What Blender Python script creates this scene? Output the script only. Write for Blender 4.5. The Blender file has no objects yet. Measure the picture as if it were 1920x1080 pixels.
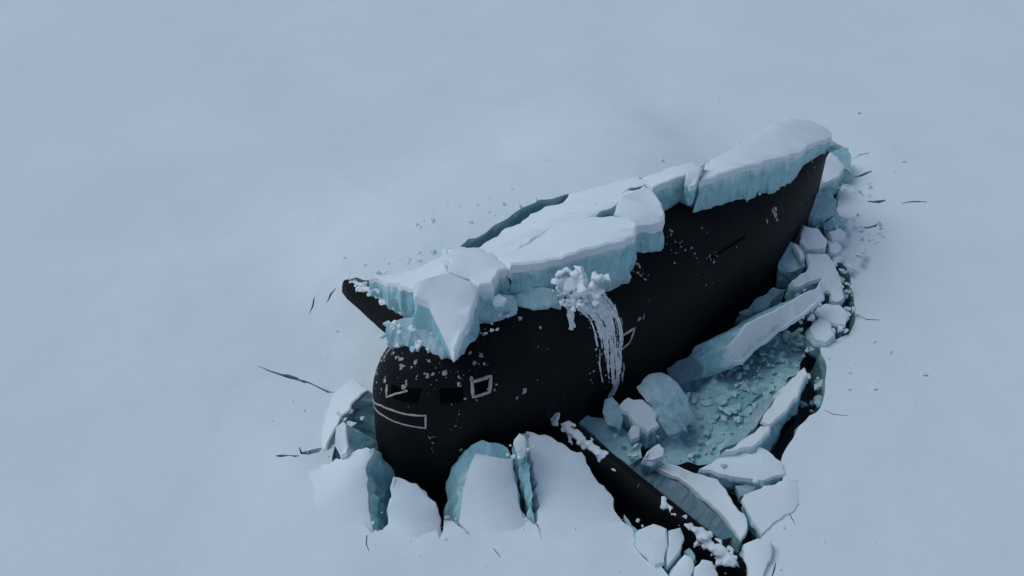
import bpy, bmesh, math, random
from mathutils import Vector, Matrix, noise
from mathutils.geometry import delaunay_2d_cdt, intersect_point_tri_2d

# ------------------------------------------------------------------ camera, sky, sun, exposure
scene = bpy.context.scene
col = scene.collection
R = math.radians
TILT, DIST = 41.0, 37.0
cam_data = bpy.data.cameras.new("camera")
cam_data.sensor_width = 36.0
cam_data.angle = R(50.0)
cam_data.clip_end = 20000
cam = bpy.data.objects.new("camera", cam_data)
cam.location = (0, -DIST * math.cos(R(TILT)), DIST * math.sin(R(TILT)))
cam.rotation_euler = (R(90 - TILT), 0, 0)
col.objects.link(cam)
scene.camera = cam

SUN_EL, SUN_AZ = 58.0, -75.0          # azimuth measured from +Y (away from the camera) towards +X
world = bpy.data.worlds.new("World")
scene.world = world
world.use_nodes = True
wn = world.node_tree
for n in list(wn.nodes):
    wn.nodes.remove(n)
sky = wn.nodes.new("ShaderNodeTexSky")
sky.sky_type = 'NISHITA'
sky.sun_disc = False
sky.sun_elevation = R(SUN_EL)
sky.sun_rotation = R(SUN_AZ)
sky.air_density = 1.0
sky.dust_density = 1.0
sky.ozone_density = 1.0
bg = wn.nodes.new("ShaderNodeBackground")
bg.inputs["Strength"].default_value = 0.084
wo = wn.nodes.new("ShaderNodeOutputWorld")
wn.links.new(sky.outputs[0], bg.inputs[0])
wn.links.new(bg.outputs[0], wo.inputs[0])

sun_data = bpy.data.lights.new("sun", 'SUN')
sun_data.energy = 1.08
sun_data.angle = R(40)
sun_data.color = (0.79, 0.985, 1.0)
sun = bpy.data.objects.new("sun", sun_data)
sun.rotation_euler = (R(90 - SUN_EL), 0, R(180 - SUN_AZ))
col.objects.link(sun)
# the lamp shines along its local -Z: tilt it so that the light comes from the azimuth above
d = Vector((math.sin(R(SUN_AZ)) * math.cos(R(SUN_EL)), math.cos(R(SUN_AZ)) * math.cos(R(SUN_EL)), math.sin(R(SUN_EL))))
sun.rotation_euler = d.to_track_quat('Z', 'Y').to_euler()

scene.view_settings.view_transform = 'Standard'
scene.view_settings.look = 'None'
scene.view_settings.gamma = 1.0
scene.view_settings.exposure = 0.0
scene.cycles.max_bounces = 8
scene.cycles.transparent_max_bounces = 12

# ------------------------------------------------------------------ measured layout, in metres
HOLE = [[-4.31,-5.48],[-4.89,-6.01],[-4.98,-6.53],[-5.09,-7.24],[-5.06,-8.21],[-4.5,-9.41],[-3.74,-10.2],[-3.4,-10.08],[-3.24,-9.76],[-2.72,-9.94],[-2.08,-9.89],[-1.91,-10.4],[-1.83,-9.76],[-1.58,-9.82],[-1.14,-10.23],[-1.32,-9.76],[-0.43,-9.99],[0.36,-9.59],[0.6,-9.92],[0.66,-9.85],[0.72,-9.67],[1.42,-10.28],[2.3,-9.76],[2.75,-9.59],[3.21,-10.08],[3.28,-10.47],[3.52,-10.91],[3.86,-11.17],[4.02,-11.44],[3.99,-12.16],[5.25,-12.31],[5.87,-11.76],[6.23,-11.44],[6.43,-10.87],[6.61,-10.23],[6.75,-10.02],[7.22,-9.32],[7.6,-8.21],[7.67,-7.52],[8.03,-6.88],[8.42,-6.26],[9.06,-5.69],[9.43,-5.04],[9.78,-3.79],[9.77,-2.84],[10.2,-2.64],[10.56,-2.4],[10.83,-2.27],[11.2,-1.59],[11.32,-0.94],[11.43,-0.0],[11.54,0.78],[11.31,1.41],[11.51,2.44],[11.83,3.52],[12.04,4.81],[12.62,6.34],[13.03,7.59],[13.07,8.48],[12.75,8.94],[12.23,9.48],[11.12,9.87],[9.72,8.62],[7.45,6.21],[5.1,4.91],[3.09,4.29],[2.09,4.38],[1.44,4.0],[1.0,3.94],[0.61,3.62],[0.13,3.21],[-0.15,2.82],[-0.6,2.45],[-0.94,2.01],[-1.23,1.75],[-1.5,1.68],[-1.75,1.29],[-1.98,0.73],[-2.84,-0.02],[-3.88,-0.35],[-4.59,-0.37],[-5.18,-0.14],[-5.49,-0.19],[-5.05,-0.85],[-4.48,-1.68],[-4.06,-2.22],[-3.71,-3.24],[-3.67,-4.52],[-3.9,-5.59]]
CRACKS = [[[-3.85,-10.28],[-3.85,-10.54],[-3.74,-10.78],[-3.73,-10.77],[-3.82,-10.54],[-3.82,-10.29]],[[0.64,-9.89],[0.73,-10.13],[0.76,-10.47],[0.77,-10.47],[0.75,-10.13],[0.68,-9.88]],[[-1.6,-9.78],[-1.41,-9.95],[-1.21,-10.22],[-1.14,-10.26],[-1.13,-10.24],[-1.18,-10.18],[-1.39,-9.93],[-1.57,-9.74]],[[-4.6,-0.2],[-4.39,-0.11],[-4.22,-0.06],[-4.22,-0.03],[-4.41,-0.04],[-4.61,-0.18]],[[13.29,7.58],[13.6,7.86],[14.01,8.02],[14.02,8.05],[13.6,7.92],[13.28,7.6]],[[9.31,-5.59],[9.54,-5.77],[9.97,-5.85],[9.98,-5.83],[9.56,-5.74],[9.32,-5.57]],[[11.27,-1.34],[11.55,-1.62],[11.98,-1.65],[11.99,-1.63],[11.57,-1.57],[11.28,-1.32]],[[-7.9,-3.74],[-7.53,-3.94],[-7.08,-4.14],[-6.91,-4.22],[-6.64,-4.32],[-6.53,-4.36],[-6.38,-4.45],[-6.21,-4.5],[-6.0,-4.63],[-5.75,-4.79],[-5.5,-4.96],[-5.32,-4.89],[-5.33,-4.85],[-5.5,-4.83],[-5.74,-4.73],[-5.99,-4.58],[-6.2,-4.44],[-6.37,-4.34],[-6.51,-4.3],[-6.62,-4.2],[-6.91,-4.07],[-7.08,-4.06],[-7.52,-3.89],[-7.9,-3.72]],[[-6.72,-7.49],[-6.57,-7.55],[-6.31,-7.53],[-6.14,-7.59],[-6.05,-7.55],[-6.06,-7.52],[-6.15,-7.52],[-6.32,-7.5],[-6.58,-7.44],[-6.72,-7.46]],[[-6.1,-7.2],[-6.01,-7.46],[-5.78,-7.49],[-5.48,-7.39],[-5.16,-7.2],[-5.18,-7.16],[-5.53,-7.24],[-5.82,-7.34],[-5.98,-7.38],[-6.08,-7.19]],[[13.04,6.39],[13.33,6.45],[13.78,6.73],[13.79,6.8],[13.34,6.58],[13.05,6.44]],[[13.14,4.78],[13.56,4.73],[13.83,4.84],[13.84,4.92],[13.6,4.9],[13.15,4.85]],[[14.38,4.69],[14.79,4.77],[15.35,4.79],[15.36,4.83],[14.81,4.85],[14.38,4.73]],[[12.49,3.25],[12.78,3.16],[13.1,3.28],[13.15,3.45],[13.13,3.47],[13.09,3.39],[12.8,3.26],[12.51,3.29]],[[7.05,6.23],[7.2,6.43],[7.35,6.61],[7.34,6.64],[7.19,6.47],[7.04,6.26]],[[3.17,-10.54],[3.41,-10.92],[3.54,-11.05],[3.56,-11.03],[3.44,-10.89],[3.18,-10.53]],[[6.9,-10.95],[6.76,-11.28],[6.58,-11.6],[6.59,-11.61],[6.79,-11.29],[6.91,-10.96]],[[7.47,-9.05],[7.58,-9.51],[7.65,-9.77],[7.66,-9.76],[7.61,-9.49],[7.48,-9.04]],[[-0.5,-10.71],[-0.4,-10.85],[-0.3,-10.98],[-0.29,-10.97],[-0.38,-10.83],[-0.49,-10.7]],[[-6.61,-1.45],[-6.51,-1.12],[-6.52,-0.75],[-6.54,-0.74],[-6.56,-1.09],[-6.62,-1.44]],[[-6.09,-1.05],[-5.96,-0.71],[-5.83,-0.47],[-5.85,-0.44],[-6.03,-0.65],[-6.1,-1.04]]]
POOL = [[4.08,-5.77],[4.87,-4.45],[5.75,-3.34],[7.2,-2.69],[8.38,-1.82],[9.53,-1.31],[9.82,-2.07],[9.14,-3.29],[7.9,-4.57],[6.68,-6.09],[5.74,-7.11],[4.27,-7.05]]
SLABS = [
 {"name":"ice_slab","label":"large thick snow-covered slab resting across the middle of the sail roof","cat":"ice slab","pts":[[-0.1,-5.38,5.1,1.6],[-0.03,-5.38,5.3,1.6],[0.72,-5.29,5.3,1.6],[1.35,-5.11,5.3,1.6],[1.44,-5.06,5.35,1.6],[2.17,-4.8,5.4,1.6],[2.92,-4.5,5.4,1.6],[3.38,-4.24,5.4,1.6],[3.54,-3.54,5.3,1.6],[3.33,-3.16,5.2,1.6],[2.92,-2.78,5.0,1.6],[1.87,-2.49,4.7,1.6],[0.94,-2.48,4.4,1.6],[0.39,-2.94,4.3,1.6],[0.0,-3.55,4.4,1.6],[-0.42,-4.1,4.6,1.6]],"top":"snow","rough":0.07,"h":0.2},
 {"name":"ice_slab","label":"rounded snowy slab on the sail roof tucked behind the large middle slab","cat":"ice slab","pts":[[3.15,-2.19,5.25,1.25],[3.68,-1.75,5.2,1.25],[4.04,-1.67,5.2,1.25],[4.18,-1.99,5.2,1.25],[4.33,-2.39,5.15,1.25],[4.4,-2.75,5.0,1.25],[4.34,-2.86,4.85,1.25],[3.98,-3.01,4.85,1.25],[3.57,-3.12,4.9,1.25],[3.36,-3.08,5.0,1.25],[2.92,-2.75,5.0,1.25]],"top":"snow","rough":0.07,"h":0.2},
 {"name":"ice_slab","label":"broad snowy plate sloping up from the dark far crack to the sail","cat":"ice slab","pts":[[-1.77,0.96,0.75,1.4],[-1.08,0.85,1.0,1.4],[-0.63,1.3,1.05,1.4],[-0.27,1.8,1.05,1.4],[0.56,2.47,1.05,1.4],[1.13,3.05,1.05,1.4],[1.66,3.21,1.05,1.4],[2.02,3.91,1.0,1.4],[2.88,4.24,1.0,1.4],[3.69,4.7,0.9,1.4],[4.62,5.28,0.8,1.4],[4.62,1.71,3.0,1.4],[3.47,0.51,3.4,1.4],[1.98,-0.87,3.6,1.4],[0.98,-1.41,3.6,1.4],[0.0,-2.44,3.6,1.4],[-0.47,-2.89,3.6,1.4],[-0.94,-1.74,2.8,1.4]],"top":"snow","rough":0.1,"h":0.1},
 {"name":"ice_slab","label":"low snowy plate on the roof behind the large middle slab","cat":"ice slab","pts":[[-0.69,-3.61,4.35,0.6],[-0.16,-2.96,4.3,0.6],[0.63,-2.36,4.3,0.6],[1.44,-1.73,4.3,0.6],[2.26,-1.2,4.3,0.6],[3.28,-0.6,4.3,0.6],[4.2,-0.28,4.35,0.6],[4.26,-0.75,4.45,0.6],[3.25,-1.43,4.55,0.6],[1.87,-2.54,4.6,0.6],[0.93,-2.94,4.6,0.6],[0.0,-4.01,4.6,0.6],[-0.45,-4.12,4.5,0.6]],"top":"snow","rough":0.1,"h":0.1},
 {"name":"ice_slab","label":"long snow-topped slab with teal edge lying over the sail tail","cat":"ice slab","pts":[[5.59,-1.07,5.0,2.05],[6.48,-0.53,4.95,2.05],[7.22,-0.02,4.85,2.05],[8.24,0.82,4.55,2.05],[9.34,1.76,4.15,1.3],[9.74,2.42,4.0,0.7],[10.16,2.91,3.8,0.5],[10.9,3.7,3.45,0.35],[11.02,4.11,3.4,0.4],[10.79,4.32,3.5,2.05],[10.23,4.45,3.7,2.05],[9.37,4.08,4.0,2.05],[8.54,3.17,4.2,2.05],[7.63,2.13,4.4,2.05],[6.76,1.1,4.6,2.05],[5.89,0.02,4.8,2.05],[5.59,-0.57,4.9,2.05]],"top":"snow","rough":0.07,"h":0.15},
 {"name":"ice_slab","label":"teal-edged slab between the tail slab and the rounded roof slab","cat":"ice slab","pts":[[4.14,-1.54,5.1,1.95],[4.61,-1.21,5.1,1.95],[5.23,-0.76,5.05,1.95],[5.59,-0.93,4.9,1.95],[5.87,0.02,4.7,1.95],[5.69,0.6,4.6,1.95],[4.99,0.34,4.6,1.95],[4.02,-0.24,4.6,1.95]],"top":"snow","rough":0.07,"h":0.15},
 {"name":"ice_block","label":"small upright white wedge standing at the end of the tail slab","cat":"ice block","pts":[[5.19,-1.03,5.4,0.7],[5.44,-0.78,5.3,0.7],[5.87,-0.24,5.2,0.7],[5.59,-0.97,5.3,0.7],[5.42,-1.41,5.2,0.7],[5.27,-1.42,5.15,0.7],[5.16,-1.28,5.3,0.7]],"top":"snow","rough":0.07,"h":0.1},
 {"name":"ice_slab","label":"pointed white spike slab hanging over the nose of the sail","cat":"ice slab","pts":[[-2.56,-6.44,5.6,1.35],[-2.21,-6.35,5.7,1.35],[-1.67,-6.13,5.7,1.35],[-1.11,-6.34,5.6,1.35],[-0.87,-6.5,5.5,1.35],[-0.98,-7.05,5.4,1.2],[-1.19,-7.73,5.2,0.8],[-1.37,-8.15,4.95,0.25],[-1.46,-8.3,4.8,0.06],[-1.58,-8.0,4.9,0.3],[-1.73,-7.72,5.1,0.7],[-1.98,-7.24,5.3,1.2],[-2.11,-6.98,5.4,1.35],[-2.49,-6.85,5.5,1.35]],"top":"snow","rough":0.04,"h":0.2},
 {"name":"ice_slab","label":"snowy slab between the spike slab and the large middle slab","cat":"ice slab","pts":[[-1.87,-4.2,4.6,1.3],[-1.55,-2.69,3.8,1.3],[-0.86,-3.03,4.0,1.3],[-0.45,-3.96,4.5,1.3],[-0.07,-5.27,5.1,1.3],[-0.33,-5.5,5.2,1.3],[-0.49,-6.16,5.3,1.3],[-0.88,-6.27,5.3,1.3],[-1.13,-5.81,5.2,1.3],[-1.69,-5.5,5.2,1.3]],"top":"snow","rough":0.07,"h":0.2},
 {"name":"ice_slab","label":"tilted slab with grey-teal edge behind the far diving plane","cat":"ice slab","pts":[[-4.51,-1.65,1.7,1.6],[-4.25,-1.78,1.9,1.6],[-3.92,-2.24,2.1,1.6],[-3.46,-2.87,2.6,1.6],[-2.82,-4.26,3.6,1.6],[-2.41,-5.2,4.6,1.6],[-1.72,-5.01,4.8,1.6],[-1.92,-3.06,3.6,1.6],[-1.6,-0.77,2.2,1.6],[-1.95,0.39,1.3,1.6],[-2.81,-0.2,1.1,1.6],[-3.65,-0.6,1.1,1.6],[-4.32,-0.8,1.2,1.6]],"top":"snow","rough":0.12,"h":0.1},
 {"name":"ice_block","label":"bare mottled ice lump crushed onto the sail nose roof","cat":"ice block","pts":[[-3.36,-6.51,4.3,0.5],[-3.15,-6.43,4.5,0.5],[-2.59,-6.67,4.8,0.5],[-2.14,-6.78,4.9,0.5],[-1.73,-7.27,4.6,0.5],[-1.53,-7.41,4.15,0.5],[-1.93,-7.31,4.0,0.5],[-2.32,-7.16,3.95,0.5],[-2.75,-7.01,4.0,0.5],[-3.16,-6.77,4.0,0.5]],"top":"rubble","rough":0.16,"h":0.1},
 {"name":"ice_block","label":"translucent ice lump wedged below the front of the large slab","cat":"ice block","pts":[[0.03,-5.42,4.4,0.75],[0.44,-5.29,4.6,0.75],[0.87,-5.32,4.7,0.75],[1.28,-5.42,4.6,0.75],[1.4,-5.42,4.4,0.75],[1.1,-5.41,4.2,0.75],[0.58,-5.61,4.1,0.75],[0.12,-5.54,4.2,0.75]],"top":"ice","rough":0.12,"h":0.1},
 {"name":"ice_block","label":"cracked teal ice lump right of the spike slab","cat":"ice block","pts":[[-1.06,-6.27,4.7,0.6],[-0.78,-5.98,4.9,0.6],[-0.36,-5.81,4.9,0.6],[0.03,-5.64,4.6,0.6],[0.09,-5.83,4.2,0.6],[-0.22,-6.06,4.0,0.6],[-0.72,-6.29,3.9,0.6],[-1.14,-6.62,3.9,0.6],[-1.31,-6.6,4.0,0.6]],"top":"rubble","rough":0.15,"h":0.1},
 {"name":"ice_block","label":"small white chip lying on the teal lump right of the spike slab","cat":"ice block","pts":[[-0.57,-6.13,4.95,0.25],[-0.35,-6.08,5.0,0.25],[-0.14,-6.19,4.95,0.25],[-0.25,-6.29,4.85,0.25],[-0.49,-6.28,4.9,0.25]],"top":"snow","rough":0.07,"h":0.1},
 {"name":"ice_block","label":"small grey ice chunk under the rounded roof slab","cat":"ice block","pts":[[3.9,-2.56,4.1,0.35],[4.17,-2.43,4.2,0.35],[4.41,-2.53,4.1,0.35],[4.35,-2.6,3.95,0.35],[4.02,-2.62,3.95,0.35]],"top":"ice","rough":0.07,"h":0.1},
 {"name":"ice_block","label":"short ice chunk hanging under the tail end of the tail slab","cat":"ice block","pts":[[9.1,2.21,3.4,0.5],[9.61,2.57,3.5,0.5],[9.65,2.43,3.4,0.5],[9.54,2.43,3.1,0.5],[9.29,2.43,3.1,0.5]],"top":"ice","rough":0.07,"h":0.1},
 {"name":"ice_slab","label":"raised snowy sheet edge with broken teal face left of the nose","cat":"ice slab","pts":[[-6.41,-4.61,-0.45,1.2],[-6.01,-3.86,-0.45,1.2],[-5.31,-3.94,-0.2,1.2],[-4.69,-4.53,0.1,1.2],[-4.27,-5.22,0.42,1.2],[-4.51,-5.57,0.45,1.2],[-4.8,-6.14,0.42,1.2],[-5.05,-6.72,0.38,1.2],[-5.27,-7.29,0.18,1.2],[-5.62,-7.47,-0.1,1.2],[-6.06,-6.94,-0.35,1.2]],"top":"snow","rough":0.1,"h":0.1,"off":[1.15,0.05,-1.3]},
 {"name":"ice_block","label":"upright white-edged teal block beside the nose waterline","cat":"ice block","pts":[[-4.88,-7.54,1.35,1],[-4.65,-7.42,1.5,1],[-4.53,-7.56,1.5,1],[-4.54,-8.17,1.05,1],[-4.7,-8.14,0.9,1],[-4.9,-7.83,1.1,1]],"top":"snow","rough":0.07,"h":0.1,"off":[1.0,0.15,-0.9]},
 {"name":"ice_slab","label":"tall raised slab with long teal side face at the foot of the nose","cat":"ice slab","pts":[[-6.83,-8.71,-0.2,1],[-6.2,-8.31,0.0,1],[-5.3,-7.99,0.33,1],[-4.59,-7.98,0.78,1],[-3.97,-8.13,1.23,1],[-3.73,-8.19,1.27,1],[-3.93,-8.49,0.98,1],[-3.91,-9.04,0.57,1],[-3.84,-9.55,0.3,1],[-3.74,-10.2,0.05,1],[-3.65,-10.78,-0.02,1],[-3.76,-11.27,-0.25,1],[-4.99,-11.44,-0.25,1],[-6.26,-10.01,-0.25,1]],"top":"snow","rough":0.13,"h":0.1,"off":[0.72,0.2,-1.2]},
 {"name":"ice_slab","label":"snowy slab with a peaked corner leaning to the sail under the nose","cat":"ice slab","pts":[[-3.15,-9.22,1.31,1.2],[-2.84,-9.25,1.23,1.2],[-2.53,-9.32,1.15,1.2],[-2.28,-9.39,0.9,1.2],[-2.02,-9.62,0.74,1.2],[-1.91,-9.78,0.33,1.2],[-1.88,-10.1,0.1,1.2],[-1.94,-10.71,0.0,1.2],[-1.95,-11.27,-0.25,1.2],[-3.13,-11.36,-0.25,1.2],[-3.35,-10.69,-0.02,1.2],[-3.44,-10.2,0.05,1.2],[-3.31,-9.91,0.2,1.2],[-3.29,-9.47,0.66,1.2]],"top":"snow","rough":0.13,"h":0.1,"off":[-0.1,0.1,-1.2]},
 {"name":"ice_slab","label":"tilted slab with bare ice rim leaning on the near wall","cat":"ice slab","pts":[[-1.32,-8.65,1.48,1],[-1.09,-8.41,1.72,1],[-0.79,-8.32,1.8,1],[-0.43,-8.37,1.72,1],[-0.12,-8.44,1.56,1],[0.04,-8.61,1.35,1],[0.14,-8.9,0.74,1],[0.4,-9.82,0.08,1],[0.51,-10.52,-0.02,1],[0.56,-11.27,-0.25,1],[-0.41,-11.52,-0.25,1],[-1.36,-11.27,-0.25,1],[-1.53,-10.52,-0.02,1],[-1.56,-9.88,0.08,1],[-1.47,-9.03,0.78,1]],"top":"ice","rough":0.09,"h":0.1,"off":[-0.55,0.1,-1.1],"snow":[[-0.97,-8.61,1.5],[0.0,-8.67,1.33],[0.09,-8.91,0.75],[0.34,-9.75,0.1],[0.42,-10.54,0.0],[0.49,-11.17,-0.23],[-0.42,-11.4,-0.23],[-1.28,-11.17,-0.23],[-1.41,-10.54,0.0],[-1.43,-9.84,0.1],[-1.32,-9.18,0.74]]},
 {"name":"ice_block","label":"narrow upright ice splinter in the gap between two leaning slabs","cat":"ice block","pts":[[0.01,-8.52,1.76,0.8],[0.2,-8.29,1.93,0.8],[0.34,-8.36,1.84,0.8],[0.49,-8.83,1.39,0.8],[0.56,-9.36,0.74,0.8],[0.62,-9.89,0.1,0.8],[0.47,-9.75,0.1,0.8],[0.36,-9.29,0.66,0.8],[0.2,-8.73,1.31,0.8]],"top":"ice","rough":0.13,"h":0.1},
 {"name":"ice_block","label":"crumbly white block crowning the narrow splinter","cat":"ice block","pts":[[0.04,-8.55,2.01,0.5],[0.2,-8.41,2.13,0.5],[0.37,-8.5,2.09,0.5],[0.35,-8.77,1.8,0.5],[0.17,-8.92,1.8,0.5]],"top":"snow","rough":0.1,"h":0.1},
 {"name":"ice_slab","label":"wide snowy slab leaning on the sail beside the near diving plane root","cat":"ice slab","pts":[[0.38,-7.95,1.68,1],[0.58,-7.92,1.6,1],[0.88,-7.89,1.48,1],[1.26,-7.94,1.23,1],[1.47,-7.99,1.15,1],[1.92,-8.01,0.9,1],[2.05,-8.32,0.78,1],[2.37,-8.76,0.49,1],[2.75,-9.33,0.25,1],[3.27,-10.14,0.08,1],[3.37,-10.78,-0.02,1],[3.4,-11.36,-0.25,1],[2.2,-11.68,-0.25,1],[0.76,-11.44,-0.25,1],[0.7,-10.69,-0.02,1],[0.7,-9.94,0.08,1],[0.68,-9.1,0.41,1],[0.58,-8.53,1.07,1]],"top":"snow","rough":0.13,"h":0.1,"off":[-0.5,0.05,-1.2]},
 {"name":"ice_block","label":"white heart-shaped snow block left half beside the plane tip","cat":"ice block","pts":[[3.29,-10.38,0.55,0.9],[3.7,-10.29,0.7,0.9],[4.04,-10.46,0.7,0.9],[3.95,-11.14,0.2,0.9],[3.7,-11.21,0.2,0.9],[3.26,-10.65,0.3,0.9]],"top":"snow","rough":0.07,"h":0.1},
 {"name":"ice_block","label":"smaller white snow block right half touching the plane tip","cat":"ice block","pts":[[4.07,-10.47,0.65,0.9],[4.39,-10.41,0.7,0.9],[4.49,-10.6,0.55,0.9],[4.38,-10.86,0.4,0.9],[4.06,-11.18,0.2,0.9],[4.0,-11.11,0.2,0.9]],"top":"snow","rough":0.07,"h":0.1},
 {"name":"ice_block","label":"white block at the bottom edge below the plane tip","cat":"ice block","pts":[[4.04,-11.5,0.15,0.9],[4.47,-10.99,0.35,0.9],[4.66,-11.15,0.35,0.9],[4.7,-11.28,0.3,0.9],[4.51,-11.63,0.15,0.9],[4.09,-11.99,0.1,0.9]],"top":"snow","rough":0.07,"h":0.1},
 {"name":"ice_block","label":"rounded white block at the bottom edge under the plane end","cat":"ice block","pts":[[4.69,-11.34,0.3,0.9],[4.89,-11.15,0.35,0.9],[5.16,-11.22,0.35,0.9],[5.29,-11.5,0.2,0.9],[5.24,-11.88,0.05,0.9],[4.62,-11.95,0.05,0.9]],"top":"snow","rough":0.07,"h":0.1},
 {"name":"ice_block","label":"small grey wet chip between plane and white blocks","cat":"ice block","pts":[[4.49,-10.8,0.25,0.5],[4.64,-10.68,0.25,0.5],[4.78,-10.91,0.2,0.5],[4.71,-11.05,0.2,0.5]],"top":"ice","rough":0.07,"h":0.1},
 {"name":"ice_block","label":"triangular teal shard beside the lower part of the near plane","cat":"ice block","pts":[[3.04,-9.48,0.1,0.7],[3.15,-9.74,0.2,0.7],[3.35,-10.18,0.3,0.7],[3.25,-10.31,0.15,0.7]],"top":"ice","rough":0.07,"h":0.1},
 {"name":"ice_floe","label":"smooth turquoise ice tongue beside the plane root","cat":"ice floe","pts":[[1.84,-6.17,0.25,0.9],[2.19,-6.03,0.3,0.9],[2.73,-6.2,0.3,0.9],[3.27,-6.39,0.15,0.9],[3.71,-6.88,0.0,0.9],[3.74,-7.31,-0.1,0.9],[3.36,-7.52,-0.2,0.9],[2.93,-7.15,-0.15,0.9],[2.48,-6.67,0.0,0.9],[2.11,-6.35,0.15,0.9]],"top":"clear","rough":0.03,"h":0.1},
 {"name":"ice_floe","label":"round-cornered white floe beside the black lead at the bottom right","cat":"ice floe","pts":[[6.09,-10.51,0.1,0.9],[6.49,-10.38,0.2,0.9],[6.84,-10.48,0.2,0.9],[6.77,-10.94,0.1,0.9],[6.46,-11.48,0.05,0.9],[6.09,-11.68,0.0,0.9],[6.1,-11.04,0.0,0.9]],"top":"snow","rough":0.07,"h":0.1},
 {"name":"ice_floe","label":"dark blue-grey wet floe lying along the near plane","cat":"ice floe","pts":[[2.93,-7.07,-0.2,0.5],[3.75,-7.43,-0.15,0.5],[4.67,-8.09,-0.2,0.5],[5.33,-8.83,-0.25,0.5],[5.85,-9.45,-0.35,0.5],[6.09,-9.84,-0.44,0.5],[5.69,-9.87,-0.5,0.5],[5.01,-9.24,-0.46,0.5],[4.35,-8.52,-0.44,0.5],[3.45,-7.59,-0.4,0.5]],"top":"wet","rough":0.07,"h":0.1},
 {"name":"ice_floe","label":"broad pale floe between the near plane and the small dark leads","cat":"ice floe","pts":[[3.73,-7.59,-0.05,0.7],[4.39,-7.71,0.05,0.7],[5.1,-8.05,0.08,0.7],[5.75,-8.25,0.05,0.7],[5.96,-8.59,0.0,0.7],[6.08,-9.05,0.0,0.7],[6.32,-9.41,0.0,0.7],[6.36,-9.76,0.0,0.7],[6.26,-10.06,-0.05,0.7],[6.13,-10.19,-0.1,0.7],[5.89,-9.6,-0.15,0.7],[5.38,-8.84,-0.15,0.7],[4.7,-8.07,-0.12,0.7]],"top":"snow","rough":0.07,"h":0.06},
 {"name":"ice_floe","label":"white snow floe at the lower end of the dark channel","cat":"ice floe","pts":[[5.76,-7.6,0.1,0.8],[6.42,-7.23,0.15,0.8],[6.92,-7.09,0.2,0.8],[7.14,-7.25,0.2,0.8],[7.62,-7.69,0.12,0.8],[7.68,-8.06,0.05,0.8],[6.98,-8.33,0.05,0.8],[6.34,-8.24,0.08,0.8],[5.83,-8.14,0.1,0.8],[5.26,-7.95,0.1,0.8]],"top":"snow","rough":0.07,"h":0.08},
 {"name":"ice_floe","label":"white floe between the triangular lead and the open sheet","cat":"ice floe","pts":[[6.89,-8.57,0.02,0.8],[7.7,-8.19,0.05,0.8],[8.08,-8.21,0.0,0.8],[7.71,-9.32,0.0,0.8],[7.02,-9.76,0.02,0.8],[6.68,-10.09,0.0,0.8],[6.49,-9.65,0.02,0.8],[6.32,-8.92,0.0,0.8],[6.53,-8.7,0.0,0.8]],"top":"snow","rough":0.07,"h":0.06},
 {"name":"ice_floe","label":"tilted grey chip jammed in the triangular lead","cat":"ice floe","pts":[[6.27,-8.28,-0.2,0.4],[6.59,-8.28,-0.1,0.4],[6.85,-8.35,-0.15,0.4],[6.6,-8.54,-0.3,0.4],[6.39,-8.54,-0.3,0.4]],"top":"slush","rough":0.07,"h":0.1},
 {"name":"ice_block","label":"big teal block with a rough white right face at the pool edge","cat":"ice block","pts":[[3.63,-5.6,1.05,1],[3.99,-5.27,1.2,1],[4.4,-5.16,1.2,1],[4.73,-5.37,1.1,1],[4.34,-5.93,0.95,1],[3.9,-6.04,0.9,1]],"top":"rubble","rough":0.1,"h":0.1,"off":[0.75,-0.75,-0.9]},
 {"name":"ice_block","label":"rough white-crusted block next to the turquoise tongue","cat":"ice block","pts":[[3.08,-6.26,0.85,0.9],[3.37,-6.0,0.95,0.9],[3.79,-6.04,0.9,0.9],[4.21,-6.3,0.6,0.9],[4.25,-6.62,0.45,0.9],[3.92,-6.79,0.3,0.9],[3.61,-6.67,0.5,0.9]],"top":"snow","rough":0.12,"h":0.1},
 {"name":"ice_block","label":"rounded teal ice hump against the sail beside the white-crusted block","cat":"ice block","pts":[[2.62,-6.32,0.8,0.9],[2.69,-6.0,0.95,0.9],[2.91,-5.94,1.0,0.9],[3.08,-6.12,0.95,0.9],[3.21,-6.45,0.6,0.9],[3.12,-6.65,0.3,0.9],[2.74,-6.56,0.5,0.9]],"top":"ice","rough":0.07,"h":0.1},
 {"name":"ice_block","label":"small white chunk sitting on the turquoise tongue edge","cat":"ice block","pts":[[3.35,-6.78,0.35,0.5],[3.58,-6.56,0.45,0.5],[3.7,-6.68,0.4,0.5],[3.66,-6.89,0.25,0.5],[3.44,-6.97,0.2,0.5]],"top":"snow","rough":0.07,"h":0.1},
 {"name":"ice_block","label":"small white block at the lower rim of the slush pool","cat":"ice block","pts":[[3.68,-7.79,0.3,0.6],[3.79,-7.62,0.45,0.6],[4.15,-7.41,0.55,0.6],[4.29,-7.57,0.5,0.6],[4.25,-7.74,0.4,0.6],[3.93,-7.81,0.3,0.6]],"top":"snow","rough":0.07,"h":0.1},
 {"name":"ice_floe","label":"submerged turquoise floe in the middle of the pool","cat":"ice floe","pts":[[5.35,-4.44,-0.56,0.6],[5.67,-4.0,-0.55,0.6],[6.46,-3.76,-0.55,0.6],[7.38,-3.76,-0.55,0.6],[7.76,-4.31,-0.56,0.6],[7.25,-4.81,-0.58,0.6],[6.69,-5.25,-0.6,0.6],[6.16,-5.34,-0.6,0.6],[5.65,-5.01,-0.58,0.6]],"top":"clear","rough":0.04,"h":0.1},
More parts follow.
